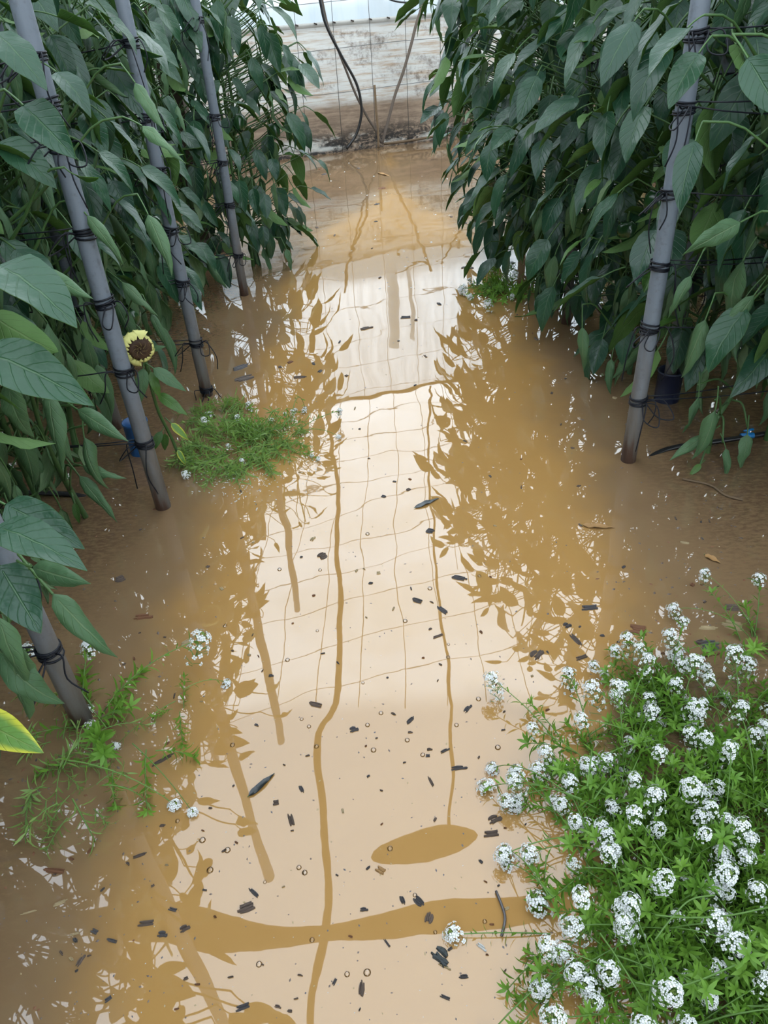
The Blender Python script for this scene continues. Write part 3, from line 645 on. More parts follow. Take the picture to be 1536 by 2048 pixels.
# large near leaves at the picture edges, each belonging to the nearest plant of its row
def hero(plant_label_word, idx, side, base, tip, sc, mesh, nrm=(0, -.6, .8)):
    root = [p for p, s in PLANTS if s == side][idx]
    base, tip = Vector(base), Vector(tip); off = root.location
    d = tip - base; L = d.length
    add_leaf(root, mesh, base - off - d.normalized() * .02, d, Vector(nrm), sc)
    sb = MB(); e = base - off - d.normalized() * .02; sb.tube(smooth_path([(0, 0, e.z - .34), (e.x * .55, e.y * .55, e.z - .16), (e.x * .85, e.y * .85, e.z - .02), e], 3), [.005] * 5 + [.003] * 5, 5); sb.build('branch', M['stem'], root)
HEROES = [  # plant index, base px, tip px, y of base / tip, scale, kind, normal
    (2, -1, (-40, 520, .95), (165, 628, .85), .95, FRESH[0], (.2, -.3, 1)), (2, -1, (-60, 700, .95), (165, 775, .84), 1.05, FRESH[3], (.3, -.6, .8)),
    (1, -1, (-30, 1050, .80), (185, 1120, .72), .85, FRESH[5], (.3, -.4, 1)), (1, -1, (-10, 1000, .85), (170, 1090, .78), .8, FRESH[1], (.4, -.7, .8)), (1, -1, (-20, 1100, .80), (62, 1235, .72), .8, FRESH[2], (.5, -.7, .5)),
    (0, -1, (-70, 1425, .76), (85, 1505, .66), .95, YELLOW, (.1, -.5, 1)), (4, -1, (-20, 60, 1.7), (75, 140, 1.6), .9, FRESH[4], (.4, -.7, .6)), (4, -1, (20, 190, 1.7), (125, 290, 1.6), 1.0, FRESH[6], (.5, -.8, .3)),
    (5, -1, (85, 130, 2.0), (190, 215, 1.9), .9, FRESH[7], (.2, -.2, 1)), (5, -1, (140, 340, 1.95), (252, 395, 1.85), .9, YOUNG[1], (-.2, -.6, -.9)), (6, -1, (250, 140, 2.3), (355, 295, 2.2), 1.0, WILT[1], (.4, -.8, .4)),
    (5, -1, (255, 240, 2.1), (358, 300, 2.0), 1.0, WILT[0], (.3, -.8, .6)), (6, -1, (280, 400, 2.3), (330, 505, 2.2), 1.05, WILT[2], (.5, -.8, .2)), (5, -1, (155, 410, 2.05), (222, 490, 1.98), .95, WILT[4], (.4, -.8, .4)),
    (7, -1, (225, 550, 2.5), (345, 650, 2.4), 1.0, WILT[5], (.4, -.8, .4)), (7, -1, (290, 600, 2.5), (345, 720, 2.4), 1.0, WILT[6], (.3, -.8, .4)), (12, -1, (395, 500, 4.0), (465, 580, 3.9), 1.2, WILT[7], (.4, -.8, .3)), (11, -1, (300, 520, 3.6), (320, 620, 3.5), 1.2, WILT[3], (.4, -.8, .3)),
    (3, -1, (60, 530, 1.7), (190, 600, 1.6), 1.0, WILT[1], (.3, -.9, .3)), (3, 1, (1400, 515, 2.1), (1352, 610, 2.05), .95, WILT[0], (-.3, -.9, .3)), (2, 1, (1530, 560, 2.1), (1440, 680, 2.05), 1.1, WILT[5], (-.3, -.9, .3)), (2, 1, (1425, 600, 2.15), (1375, 730, 2.1), 1.1, WILT[2], (-.3, -.9, .3)), (4, 1, (1165, 620, 2.7), (1165, 780, 2.6), 1.2, WILT[4], (-.3, -.9, .3)),
    (1, 1, (1475, 85, 1.75), (1555, 220, 1.65), .95, FRESH[2], (-.4, -.8, .4)), (2, 1, (1415, 85, 2.0), (1335, 205, 1.9), .95, FRESH[0], (-.5, -.8, .4)), (2, 1, (1400, 40, 2.0), (1300, 145, 1.88), .95, FRESH[6], (-.6, -.4, .9)),
    (3, 1, (1280, 30, 2.25), (1210, 135, 2.15), 1.0, FRESH[4], (-.5, -.8, .4)), (1, 1, (1400, 260, 1.95), (1365, 370, 1.88), .95, FRESH[5], (-.6, -.7, .5)), (1, 1, (1510, 430, 1.9), (1340, 520, 1.82), 1.05, WILT[3], (-.2, -.8, .4)),
    (9, 1, (895, 205, 4.3), (838, 184, 4.2), .75, YOUNG[0], (0, .2, 1)), (9, 1, (890, 208, 4.3), (846, 240, 4.2), 1.0, FRESH[2], (-.4, -.6, .5)), (9, 1, (893, 205, 4.3), (868, 262, 4.2), .9, FRESH[7], (-.5, -.4, .6)), (9, 1, (897, 200, 4.3), (930, 190, 4.2), .9, YOUNG[2], (0, 0, 1)),
    (9, 1, (990, 270, 3.2), (960, 385, 3.1), 1.0, FRESH[8], (-.5, -.8, .4)), (6, 1, (985, 255, 3.25), (905, 275, 3.15), .8, YOUNG[0], (0, .2, 1)), (6, 1, (975, 265, 3.25), (915, 325, 3.15), .95, YOUNG[2], (-.3, .2, .8)), (6, 1, (990, 270, 3.25), (1020, 330, 3.15), .9, YOUNG[3], (.3, -.2, .9))]
for idx, side, bp, tp, sc, me, nr in HEROES:
    hero('', idx, side, yp(*bp), yp(*tp), sc, me, nr)

# ------------------------------------------------------------------ withered sunflower
def sunflower():
    base = Vector((-.82, 2.30, 0)); root = empty('sunflower', base); tag(root, 'small withered yellow sunflower leaning against the thick grey pole', 'flower')
    P = [(0, 0, -.03)] + [yp(px, py, y) - base for px, py, y in ((345, 880, 2.24), (318, 825, 2.2), (302, 770, 2.16), (293, 730, 2.13), (287, 705, 2.12))]
    b = MB(); b.tube(smooth_path(P, 4), .0055, 7); b.build('stem', M['stem'], root)
    hc = yp(279, 696, 2.09) - base; n = Vector((.35, -.75, .45)).normalized(); fr = frame(Vector((0, 0, 1)), n).to_4x4(); fr.translation = hc
    head = MB(); r = .040; vs = []; fs = []          # receptacle dome (local: Z is the facing direction)
    for j, (rr, z) in enumerate([(.004, -.022), (.026, -.016), (.037, -.004), (.036, .006), (.026, .012), (.012, .011), (.001, .008)]):
        vs += [(rr * math.cos(a), rr * math.sin(a), z) for a in np.linspace(0, 2 * math.pi, 20, endpoint=False)]
    for j in range(6):
        for k in range(20): fs.append((j * 20 + k, j * 20 + (k + 1) % 20, (j + 1) * 20 + (k + 1) % 20, (j + 1) * 20 + k))
    head.add(vs, fs); ho = head.build('flower_head', M['seed'], root); ho.matrix_basis = fr
    sd = MB()
    for i in range(210):
        a = i * 2.39996; rr = .033 * math.sqrt((i + .5) / 210); z = .0125 - .006 * (rr / .033) ** 2
        c = Vector((rr * math.cos(a), rr * math.sin(a), z)); s = .0019
        sd.add([c + Vector((s, 0, 0)), c + Vector((0, s, 0)), c + Vector((-s, 0, 0)), c + Vector((0, -s, 0)), c + Vector((0, 0, .004))], [(0, 1, 4), (1, 2, 4), (2, 3, 4), (3, 0, 4)], i % 3 == 0)
    sd.build('seed_disc', [M['seed'], M['seed_tip']], ho, smooth=False)
    q = random.Random(3)
    for k in range(22):
        a = 2 * math.pi * k / 22 + q.uniform(-.1, .1); L = q.uniform(.028, .042); p = MB(); vs = []; fs = []
        big = q.uniform(1.15, 1.6) if math.cos(a - 2.6) > -.2 else q.uniform(.6, .9)
        for j in range(6):
            t = j / 5; th = 2.9 * t; rr = .034 + .017 * big * math.sin(th) - .006 * t; z = -.006 + .016 * big * (1 - math.cos(th)) * .6; wd = .0125 * math.sin(math.pi * (.22 + .74 * t)) * big
            for s in (-1, 0, 1):
                vs.append((rr * math.cos(a) - math.sin(a) * wd * s, rr * math.sin(a) + math.cos(a) * wd * s, z - .003 * (s * s)))
        for j in range(5):
            for i in range(2): fs.append((j * 3 + i, j * 3 + i + 1, j * 3 + i + 4, j * 3 + i + 3))
        p.add(vs, fs); p.build('petal', M['sunpetal'], ho)
    SL = leaf_mesh('sunflower_leaf', .115, .055, .5, -.5, .15, .2, .12, .02, 91, M['young_top'], M['leaf_under'])
    SL2 = leaf_mesh('sunflower_leaf_dull', .12, .06, .5, -.6, .1, .3, .15, .03, 92, M['wilt_top'], M['leaf_under'])
    SY = leaf_mesh('sunflower_leaf_yellow', .09, .045, .6, -.7, .1, .3, .15, .03, 93, M['yellow_top'], M['leaf_under'])
    for (bx, by, byy), (tx, ty, tyy), sc, me in [((288, 725, 2.12), (278, 845, 2.05), .95, SL2), ((296, 730, 2.12), (395, 795, 2.08), 1.0, SL2), ((300, 740, 2.13), (322, 800, 2.1), .8, SL), ((312, 785, 2.16), (385, 835, 2.1), 1.0, SL),
            ((335, 840, 2.18), (392, 892, 2.15), .9, SY), ((325, 860, 2.2), (300, 905, 2.15), .8, SL), ((352, 895, 2.25), (378, 940, 2.22), .7, SY), ((300, 700, 2.12), (335, 690, 2.1), .45, SL2), ((330, 865, 2.2), (330, 930, 2.2), .7, SL)]:
        b0, t0 = yp(bx, by, byy) - base, yp(tx, ty, tyy) - base; d = t0 - b0
        add_leaf(root, me, b0 - d.normalized() * .01, d, (.3, -.7, .5), sc)
sunflower()

# ------------------------------------------------------------------ sweet alyssum and small weeds
def narrow_leaf(mb, p, d, n, L, W, mi=1):
    d = Vector(d).normalized(); n = Vector(n); n = (n - d * n.dot(d)); n = n.normalized() if n.length > 1e-4 else Vector((0, 0, 1)); s = d.cross(n)
    a = p + d * L * .35 + n * L * .06; b = p + d * L * .7 + n * L * .03; t = p + d * L - n * L * .10
    mb.add([p, a + s * W, a - s * W, b + s * W * .8, b - s * W * .8, t], [(0, 1, 2), (1, 3, 4, 2), (3, 5, 4)], mi)
def stem_mesh(name, seed, L, bend, nleaf, lw, ll, r=.0013, rosette=0):
    q = random.Random(seed); mb = MB(); P = []; p = Vector((0, 0, 0)); th = q.uniform(.05, .25)
    for j in range(9):
        P.append(p.copy()); p = p + Vector((q.uniform(-.06, .06) * L / 8, math.sin(th), math.cos(th))) * (L / 8); th += bend / 8
    mb.tube(P, [r * 1.3 - r * .6 * j / 8 for j in range(9)], 4, 0, caps=False)
    for i in range(nleaf):
        t = (.12 + .86 * (i + q.random() * .5) / nleaf) * 8; k = min(7, int(t)); pp = P[k].lerp(P[k + 1], t - k); a = i * 2.4 + q.uniform(-.4, .4)
        ax = (P[k + 1] - P[k]).normalized(); u = ax.orthogonal().normalized(); v = ax.cross(u)
        d = (u * math.cos(a) + v * math.sin(a)) * .9 + ax * q.uniform(.15, .8)
        narrow_leaf(mb, pp, d, ax + Vector((0, 0, .5)), ll * q.uniform(.6, 1.15), lw * q.uniform(.7, 1.15))
    for i in range(rosette):
        a = i * 2.4; narrow_leaf(mb, P[-1], Vector((math.cos(a), math.sin(a), .7)), (0, 0, 1), ll * .7, lw)
    me = mb.mesh(name, [M['alyssum_stem'], M['weed_leaf' if name == 'weed_stem' else 'alyssum_leaf']]); return me, P[-1], (P[-1] - P[-2]).normalized()
def head_mesh(seed, R, n, tall):
    q = random.Random(seed); mb = MB()
    for i in range(n):                     # florets: four white petals round a yellow-green eye, on a dome
        t = (i + .5) / n; a = i * 2.39996; el = math.pi / 2 - 1.5 * (t ** .6)
        if t < .10:
            c = Vector((R * .5 * math.cos(el) * math.cos(a), R * .5 * math.cos(el) * math.sin(a), R * .62)); s = .0016
            mb.add([c + Vector((s, 0, 0)), c + Vector((0, s, 0)), c + Vector((-s, 0, 0)), c + Vector((0, -s, 0)), c + Vector((0, 0, s * 1.6))], [(0, 1, 4), (1, 2, 4), (2, 3, 4), (3, 0, 4)], 1); continue
        rr = R * q.uniform(.72, 1.15); n_ = Vector((math.cos(el) * math.cos(a), math.cos(el) * math.sin(a), math.sin(el)))
        c = Vector((n_.x * rr, n_.y * rr, n_.z * rr * .8 - tall * max(0, t - .45) * 2.6 * q.uniform(.4, 1.2))); u = n_.orthogonal().normalized(); v = n_.cross(u); w0 = q.uniform(0, 1.6); s = .0031 * q.uniform(.75, 1.2)
        for k in range(4):
            aa = w0 + k * math.pi / 2; e = u * math.cos(aa) + v * math.sin(aa); f = u * -math.sin(aa) + v * math.cos(aa)
            mb.add([c, c + e * s * .75 + f * s * .55 + n_ * .0006, c + e * s * 1.25, c + e * s * .75 - f * s * .55 + n_ * .0006], [(0, 1, 2, 3)], 0)
        mb.tube([Vector((0, 0, c.z - R * .6)), c - n_ * .0006], .0005, 3, 2, caps=False)
        e1 = n_ * .0012; mb.add([c + u * .0007 + e1, c + v * .0007 + e1, c - u * .0007 + e1, c - v * .0007 + e1], [(0, 1, 2, 3)], 1)
    return mb.mesh('alyssum_head', [M['petal'], M['bud'], M['alyssum_stem']], smooth=False)
FST = [stem_mesh('alyssum_stem', 10 + i, random.Random(i).uniform(.13, .22), random.Random(i + 50).uniform(.2, 1.0), 17, .0030, .028) for i in range(7)]
STR = [stem_mesh('alyssum_stem', 140 + i, random.Random(i).uniform(.16, .26), random.Random(i + 60).uniform(.6, 1.7), 5, .0022, .02) for i in range(7)]
SHT = [stem_mesh('alyssum_shoot', 40 + i, random.Random(i).uniform(.07, .15), random.Random(i + 80).uniform(.4, 1.5), 22, .0036, .036, rosette=6) for i in range(7)]
FINE = [stem_mesh('weed_stem', 70 + i, random.Random(i).uniform(.06, .13), random.Random(i + 90).uniform(.6, 2.0), 15, .0026, .044, .0013) for i in range(6)]
HEADS = [head_mesh(20 + i, (.0165, .0145, .013, .0155, .012)[i], (54, 46, 40, 50, 34)[i], (.034, .022, .012, .028, .016)[i]) for i in range(5)]
def alyssum(loc, R, nf, ns, label, seed, flat=0.0, sc=1.0, group='sweet alyssum plants', shoots=SHT, bias=0.0, headsc=1.0, name='sweet_alyssum'):
    q = random.Random(seed); root = empty(name, loc); tag(root, label, 'plant', group)
    for i in range(nf + ns):
        fl = i < nf; me, end, ed = ((STR if q.random() < .4 else FST) if fl else shoots)[q.randrange(6)]
        a = q.uniform(0, 6.28); rr = R * math.sqrt(q.random()); pos = Vector((rr * math.cos(a), rr * math.sin(a), -.004))
        out = a + q.gauss(0, .7) if rr > R * .35 else q.uniform(0, 6.28)
        tilt = q.uniform(.0, .35) + .55 * rr / R + flat * q.uniform(.6, 1.1); tilt = min(tilt, 1.45)
        s = sc * q.uniform(.75, 1.15) * (1 if fl else .95)
        m = Matrix.Rotation(out - math.pi / 2, 4, 'Z') @ Matrix.Rotation(-tilt, 4, 'X') @ Matrix.Scale(s, 4)
        m = Matrix.Translation(pos) @ m
        o = bpy.data.objects.new('flowering_stem' if fl else 'leafy_shoot', me); C.objects.link(o); o.parent = root; o.matrix_basis = m
        lowest = (m @ end).z
        if lowest < .006: o.location.z += .006 - lowest
        if fl:
            hd = bpy.data.objects.new('flower_head', HEADS[q.randrange(5)]); C.objects.link(hd); hd.parent = o
            upl = (m.to_3x3().inverted() @ Vector((0, 0, 1))).normalized()
            dz = (ed * .5 + upl).normalized(); hd.matrix_basis = Matrix.Translation(end) @ frame(dz.orthogonal(), dz).to_4x4() @ Matrix.Scale(headsc * q.uniform(1.05, 1.45), 4)
    return root
BIG = [  # px place of foot, radius, flowering stems, leafy shoots, words
    ((1250, 1560), .10, 15, 26, 'at the top left of the big clump by the water'), ((1400, 1490), .11, 14, 34, 'at the top of the big clump under the tall pole'), ((1530, 1480), .10, 9, 30, 'at the top right corner of the big clump'),
    ((1270, 1720), .09, 14, 30, 'with the densest white heads at the water edge'), ((1420, 1680), .11, 11, 46, 'in the middle of the big clump'), ((1560, 1680), .11, 6, 46, 'mostly green, at the right edge of the big clump'),
    ((1290, 1880), .085, 16, 26, 'trailing into the water low in the big clump'), ((1440, 1860), .09, 9, 42, 'with one round white head low in the big clump'), ((1560, 1880), .10, 3, 46, 'leafy, near the lower right corner'), ((1320, 2040), .07, 16, 16, 'with many small heads at the bottom edge'), ((1590, 2060), .10, 2, 40, 'at the very lower right corner')]
for i, (p, R, nf, ns, wd) in enumerate(BIG):
    alyssum(gp(*p), R, int(nf * 1.4), int(ns * 1.2), f'white sweet alyssum plant {wd}', 500 + i, group='sweet alyssum in the big clump', flat=.12)
alyssum(gp(1330, 1395), .05, 6, 12, 'sweet alyssum shoot reaching out above the big clump toward floating bark', 530, flat=.2)
alyssum(gp(1150, 1500), .05, 7, 5, 'half drowned alyssum with heads leaning left of the clump', 531, flat=.55)
alyssum(gp(1150, 1700), .07, 7, 6, 'drowned alyssum stems lying flat beside the ripples', 532, flat=1.1)
alyssum(gp(1150, 1900), .07, 7, 5, 'drowned alyssum with dull heads low at the water edge', 533, flat=1.0)
alyssum(gp(1510, 1290), .04, 5, 8, 'alyssum sprig with a white head at the right edge by the twine', 534, flat=.1)
alyssum(gp(1010, 585), .11, 16, 34, 'small alyssum tuft at the foot of the far right row', 540, flat=.3, sc=1.1)
alyssum(gp(465, 905), .16, 2, 120, 'fine bright green weed tuft growing out of the water near the sunflower', 541, flat=.35, sc=1.15, shoots=FINE, name='weed_tuft')
alyssum(gp(545, 885), .11, 16, 30, 'white flowering weed at the path side of the fine green tuft', 542, flat=.6, shoots=FINE, headsc=.7)
alyssum(gp(430, 835), .07, 0, 36, 'small dense dark weed tuft behind the bright green one', 543, flat=.2, shoots=FINE, name='weed_tuft')
alyssum(gp(180, 1440), .035, 3, 7, 'upright alyssum sprig growing beside the nearest left pole', 544, flat=.15, sc=1.25)
alyssum(gp(120, 1530), .13, 1, 14, 'drowned alyssum spread flat at the lower left edge', 545, shoots=FINE, flat=1.1, sc=1.1)
alyssum(gp(240, 1500), .11, 2, 6, 'sparse floating alyssum stems with one white head on the left', 546, flat=1.15)
alyssum(gp(170, 1600), .07, 1, 9, 'sunken alyssum tips with pale heads at the lower left', 547, shoots=FINE, flat=1.15)
alyssum(gp(365, 1425), .02, 2, 3, 'tiny floating alyssum sprig alone in the brown water', 548, flat=.9, sc=.7)

# long loose stems in the clump
for i, pts in enumerate([[(1430, 1790), (1380, 1800), (1340, 1840), (1310, 1880)], [(1536, 1815), (1450, 1832), (1370, 1835), (1310, 1830)], [(1470, 1930), (1400, 1960), (1340, 1975), (1270, 1965)], [(1060, 1535), (1110, 1528), (1160, 1532), (1190, 1560)], [(1165, 1760), (1175, 1730), (1150, 1690), (1125, 1675)]]):
    b = MB(); b.tube(smooth_path([gp(px, py, .10 if i < 3 else .012) for px, py in pts], 5), .0016, 5)
    tag(b.build('loose_stem', M['alyssum_stem']), ['curved bare green stem across the middle of the flower clump', 'long bare green stem reaching in from the right edge', 'bare green stem low in the flower clump', 'pale green stem floating left of the flower clump', 'bent green stem beside the ripples'][i], 'stem')

# ------------------------------------------------------------------ floating debris
def chip_mesh(seed):
    q = random.Random(seed); mb = MB()
    for k in range(4):                     # a few splintered fibres lying side by side
        y0 = (k - 1.5) * .17 + q.uniform(-.06, .06); x0 = -.5 + q.uniform(0, .28); x1 = .5 - q.uniform(0, .28); w = q.uniform(.15, .27); z = q.uniform(.15, .4); b = q.uniform(-.12, .12)
        n = 4; vs = []
        for i in range(n + 1):
            t = i / n; x = x0 + (x1 - x0) * t; yy = y0 + b * math.sin(t * 3.1); ww = w * (.35 + .65 * math.sin(math.pi * (.12 + .76 * t))) * q.uniform(.75, 1.1)
            vs += [(x, yy - ww, -.25), (x + q.uniform(-.03, .03), yy - ww * .4, z * q.uniform(.7, 1.1)), (x, yy + ww * .5, z * q.uniform(.5, 1)), (x, yy + ww, -.25)]
        fs = [(i * 4 + a, i * 4 + 4 + a, i * 4 + 5 + a, i * 4 + 1 + a) for i in range(n) for a in range(3)]
        fs += [(0, 1, 2, 3), (n * 4 + 3, n * 4 + 2, n * 4 + 1, n * 4)]
        mb.add(vs, fs)
    return mb
CH = {}
def chips(matn):
    if matn not in CH: CH[matn] = [chip_mesh(900 + i).mesh('chip', [M[matn]], smooth=False) for i in range(6)]
    return CH[matn]
def chip(px, py, l, wd, ang, matn, label, name='wood_chip', cat='wood chip', group=None, thick=None):
    p = gp(px, py); e1 = gp(px + 10, py); e2 = gp(px, py + 10); sx = (e1 - p).length / 10; sy = (e2 - p).length / 10
    a = math.radians(ang); L = l * math.hypot(sx * math.cos(a), sy * math.sin(a)); W = wd * math.hypot(sx * math.sin(a), sy * math.cos(a))
    az = math.atan2(sy * math.sin(a), sx * math.cos(a))
    o = link(name, chips(matn)[rnd.randrange(6)], None, (p.x, p.y, .0015)); o.scale = (L, W, thick or max(.004, min(W, .02) * .5)); o.rotation_euler = (0, 0, az)
    return tag(o, label, cat, group)
HD = [(110, 1742, 46, 13, -5, 'chip_red', 'reddish bark strip floating at the lower left'), (120, 1806, 30, 8, 22, 'straw', 'pale straw piece floating below the reddish bark strip'), (58, 1825, 36, 3, 15, 'straw', 'thin pale twig at the lower left edge'),
    (280, 1711, 30, 6, 20, 'chip', 'slim dark chip floating alone left of the mirrored pole'), (347, 1820, 24, 8, -15, 'chip_dark', 'dark chip above the ragged brown bark pieces'), (295, 1847, 42, 13, 5, 'chip', 'ragged brown bark piece beside a bluish flake'),
    (325, 1870, 22, 14, 0, 'chip_dark', 'bluish dark flake beside the ragged bark piece'), (190, 1864, 20, 10, -25, 'chip_dark', 'short black chip, upper of two in line'), (225, 1882, 24, 9, -15, 'chip_dark', 'short black chip, lower of two in line'),
    (370, 1858, 22, 15, 30, 'chip', 'curled brown flake near the mirrored pole'), (152, 1868, 24, 5, 15, 'straw', 'straw bit beside two black chips'), (162, 1922, 26, 10, 70, 'chip', 'brown sliver standing across the flow at lower left'), (143, 1918, 14, 6, -35, 'straw', 'tiny straw beside the brown sliver'),
    (218, 1998, 20, 10, 40, 'chip_dark', 'small dark chip near the bottom left'), (488, 2014, 38, 14, 20, 'chip_dark', 'crumbly dark clump at the bottom edge'), (492, 1815, 40, 22, 20, 'chip', 'brown leaf scrap under a black stick'), (508, 1785, 32, 8, -40, 'chip_dark', 'black stick end above the brown scrap'),
    (582, 1642, 34, 12, -70, 'chip', 'curled brown rind left of the mirrored cable'), (603, 1578, 18, 8, -60, 'chip_dark', 'small dark chip right of the blackened leaf'), (553, 1606, 16, 12, 10, 'chip', 'tiny dark flower remnant below the blackened leaf'),
    (918, 1537, 36, 9, 5, 'chip_dark', 'straight dark chip lying level near mid path'), (862, 1563, 26, 6, -65, 'chip', 'thin chip slanting below the level dark chip'), (985, 1668, 42, 15, 5, 'chip', 'grey bark strip right of the mirrored pocket'), (990, 1640, 30, 18, 20, 'chip', 'crumpled scrap above the grey bark strip'),
    (762, 1742, 26, 16, -30, 'dead_leaf', 'pale rind at the left end of the mirrored pocket'), (805, 1800, 20, 10, -70, 'chip_dark', 'dark chip left of a black splinter'), (838, 1803, 28, 16, -45, 'chip_dark', 'black splintered flake near the mirrored gutter'), (858, 1836, 26, 18, 70, 'chip', 'brown scrap on the mirrored gutter'), (728, 1820, 18, 9, 5, 'chip_dark', 'small dark seed husk on the mirrored gutter'),
    (775, 1888, 27, 5, -55, 'chip_dark', 'slim dark splinter below the mirrored gutter'), (880, 1915, 44, 34, -45, 'dark_leaf', 'large blue black lump of rotten bark near the bottom'), (889, 1933, 30, 7, -28, 'straw', 'orange splinter stuck to the rotten bark lump'), (927, 1953, 22, 10, 5, 'chip_dark', 'small dark flake right of the rotten bark lump'),
    (892, 1996, 29, 8, -25, 'chip_dark', 'dark chip near the bottom middle'), (723, 1978, 36, 13, 85, 'chip', 'upright brown chip near the bottom middle'), (670, 1963, 20, 7, 65, 'chip_dark', 'small slanting chip left of the upright brown chip'), (963, 1895, 26, 9, -40, 'white_bit', 'pale curled leaf scrap near the bottom'),
    (918, 1156, 33, 9, -15, 'chip_dark', 'dark chip at the tip of a mirrored leaf'), (835, 1202, 21, 11, -20, 'chip_dark', 'dark flake in the bright reflection'), (885, 1220, 27, 9, -40, 'chip_dark', 'dark chip crossing the thin mirrored wire'), (820, 1441, 22, 8, 40, 'chip_dark', 'dark chip slanting in the pinkish reflection'), (708, 1460, 19, 12, 15, 'chip_dark', 'forked dark crumb in the pinkish reflection'),
    (878, 1272, 30, 5, 18, 'chip', 'thin bluish sliver near the mirrored wire'), (936, 1418, 22, 9, 45, 'chip_dark', 'dark seed with a tail in the pinkish reflection'), (632, 1410, 28, 12, -15, 'chip', 'two joined brown crumbs by the kink of the cable'), (890, 1502, 22, 6, 25, 'chip_dark', 'dark bar beside the thin mirrored wire'), (645, 1112, 17, 15, 30, 'chip', 'round brown scrap left of the mirrored cable'),
    (860, 1062, 18, 10, -10, 'chip_dark', 'dark crumb on the mirrored wire grid'), (813, 635, 27, 5, 0, 'chip_dark', 'dark sliver in the far bright reflection'), (733, 657, 26, 5, 12, 'chip', 'brown sliver at a far mirrored leaf tip'), (935, 537, 21, 8, 10, 'chip', 'brown chip far off beside the small flowers'), (600, 755, 30, 4, 0, 'chip', 'thin twig on the far brown water'),
    (480, 735, 32, 9, 20, 'chip_dark', 'dark chip beside the second left pole'), (490, 757, 36, 14, 15, 'chip', 'brown scrap under the dark chip by the second pole'), (1182, 1216, 46, 11, 3, 'chip_dark', 'long dark chip on the ochre water at right'), (1135, 1252, 15, 12, 20, 'chip_dark', 'round black crumb on the ochre water'), (1152, 1280, 32, 9, -55, 'chip', 'brown twig piece slanting on the ochre water'),
    (1165, 1315, 34, 8, 15, 'chip', 'dark twig piece below the slanting one'), (1075, 1310, 27, 20, 40, 'chip', 'brown scrap where the ochre meets the reflection'), (1278, 1262, 46, 26, -10, 'chip_red', 'reddish wood chunk beside the alyssum shoot'), (1275, 1300, 28, 10, -50, 'straw', 'pale splinter below the reddish wood chunk'), (1415, 1256, 42, 8, -5, 'straw', 'pale straw left of the dark oval bark'),
    (1465, 1250, 46, 20, -15, 'straw', 'bundle of straw at the right bank'), (1418, 1291, 50, 22, 3, 'chip_dark', 'dark oval bark piece above the flower clump'), (1420, 1310, 40, 10, 8, 'chip_red', 'red splinter under the dark oval bark'), (1462, 1215, 36, 14, -5, 'chip', 'brown bark scrap at the right bank'), (1370, 1086, 19, 5, -10, 'straw', 'short straw near the right bank'), (1384, 1170, 9, 8, 50, 'chip_red', 'tiny orange chip near the right bank'),
    (287, 1235, 40, 11, 3, 'chip_red', 'reddish wood strip right of the nearest left pole'), (240, 1158, 20, 14, 20, 'chip', 'brown crumb above the reddish wood strip'), (135, 1245, 30, 8, 5, 'dead_leaf', 'tan scrap beside the nearest left pole'), (1400, 1285, 18, 12, 10, 'chip', 'brown scrap left of the dark oval bark'), (375, 1283, 32, 9, 30, 'straw', 'frayed straw in the brown water left of the reflection'), (325, 1520, 50, 8, 30, 'chip', 'long bark strip near the floating white head')]
for px, py, l, wd, ang, mt, lb in HD: chip(px, py, l, wd, ang, mt, lb, 'wood_chip', 'wood chip', 'floating wood chips')
q = random.Random(55); k = 0
while k < 210:
    px, py = q.uniform(20, 1500), 330 + 1700 * q.random() ** 1.05; p = gp(px, py)
    if not (-.95 < p.x < 1.0) or (p.x > .34 and p.y < 1.25): continue
    s = q.uniform(5, 12) * (.5 + py / 2600); k += 1
    wd, an, mt = s * q.uniform(.25, .6), q.gauss(5, 35), q.choice(('chip', 'chip', 'chip_dark', 'chip_dark', 'straw', 'chip_red'))
    kind = {'chip': 'brown', 'chip_dark': 'blackish', 'straw': 'pale straw', 'chip_red': 'reddish'}[mt]
    where = ('far water toward the wall' if p.y > 3.2 else 'middle of the flooded path' if p.y > 1.3 else 'near water below the mirrored roof') if -.55 < p.x < .5 else 'shallows of the left bank' if p.x < 0 else 'shallows of the right bank'
    chip(px, py, s, wd, an, mt, f'tiny {kind} wood crumb afloat on the {where}', 'wood_crumb', 'wood crumb', f'tiny {kind} crumbs on the {where}')
# specks of foam, petals and dust: too many and small to count
def specks(name, n, mats, region, size, label, seed):
    q = random.Random(seed); mb = MB(); k = 0
    while k < n:
        px, py = region(q); p = gp(px, py)
        if p.x > .34 and p.y < 1.2: continue
        r = size * q.uniform(.5, 1.3) * (.6 + p.y * .18); a = q.uniform(0, 6.28); e = q.uniform(1, 2.2); k += 1
        u = Vector((math.cos(a), math.sin(a), 0)) * r * e; v = Vector((-math.sin(a), math.cos(a), 0)) * r
        mb.add([p + u, p + v, p - u, p - v, p + Vector((0, 0, r * .7))], [(0, 1, 4), (1, 2, 4), (2, 3, 4), (3, 0, 4)], q.randrange(len(mats)))
    return tag(mb.build(name, [M[m] for m in mats]), label, 'debris', kind='stuff')
specks('debris', 900, ['chip', 'chip_dark', 'chip', 'straw'], lambda q: (q.uniform(0, 1536), 310 + 1730 * q.random()), .0022, 'fine dark specks of bark dust afloat all over the water', 61)
specks('debris', 320, ['white_bit'], lambda q: (q.uniform(40, 1450), 310 + 1730 * q.random()), .0012, 'tiny white specks of foam afloat all over the water', 62)
specks('debris', 260, ['white_bit'], lambda q: (q.gauss(490, 65), q.gauss(955, 28)), .0026, 'fallen white petals drifting beside the fine green weed tuft', 63)
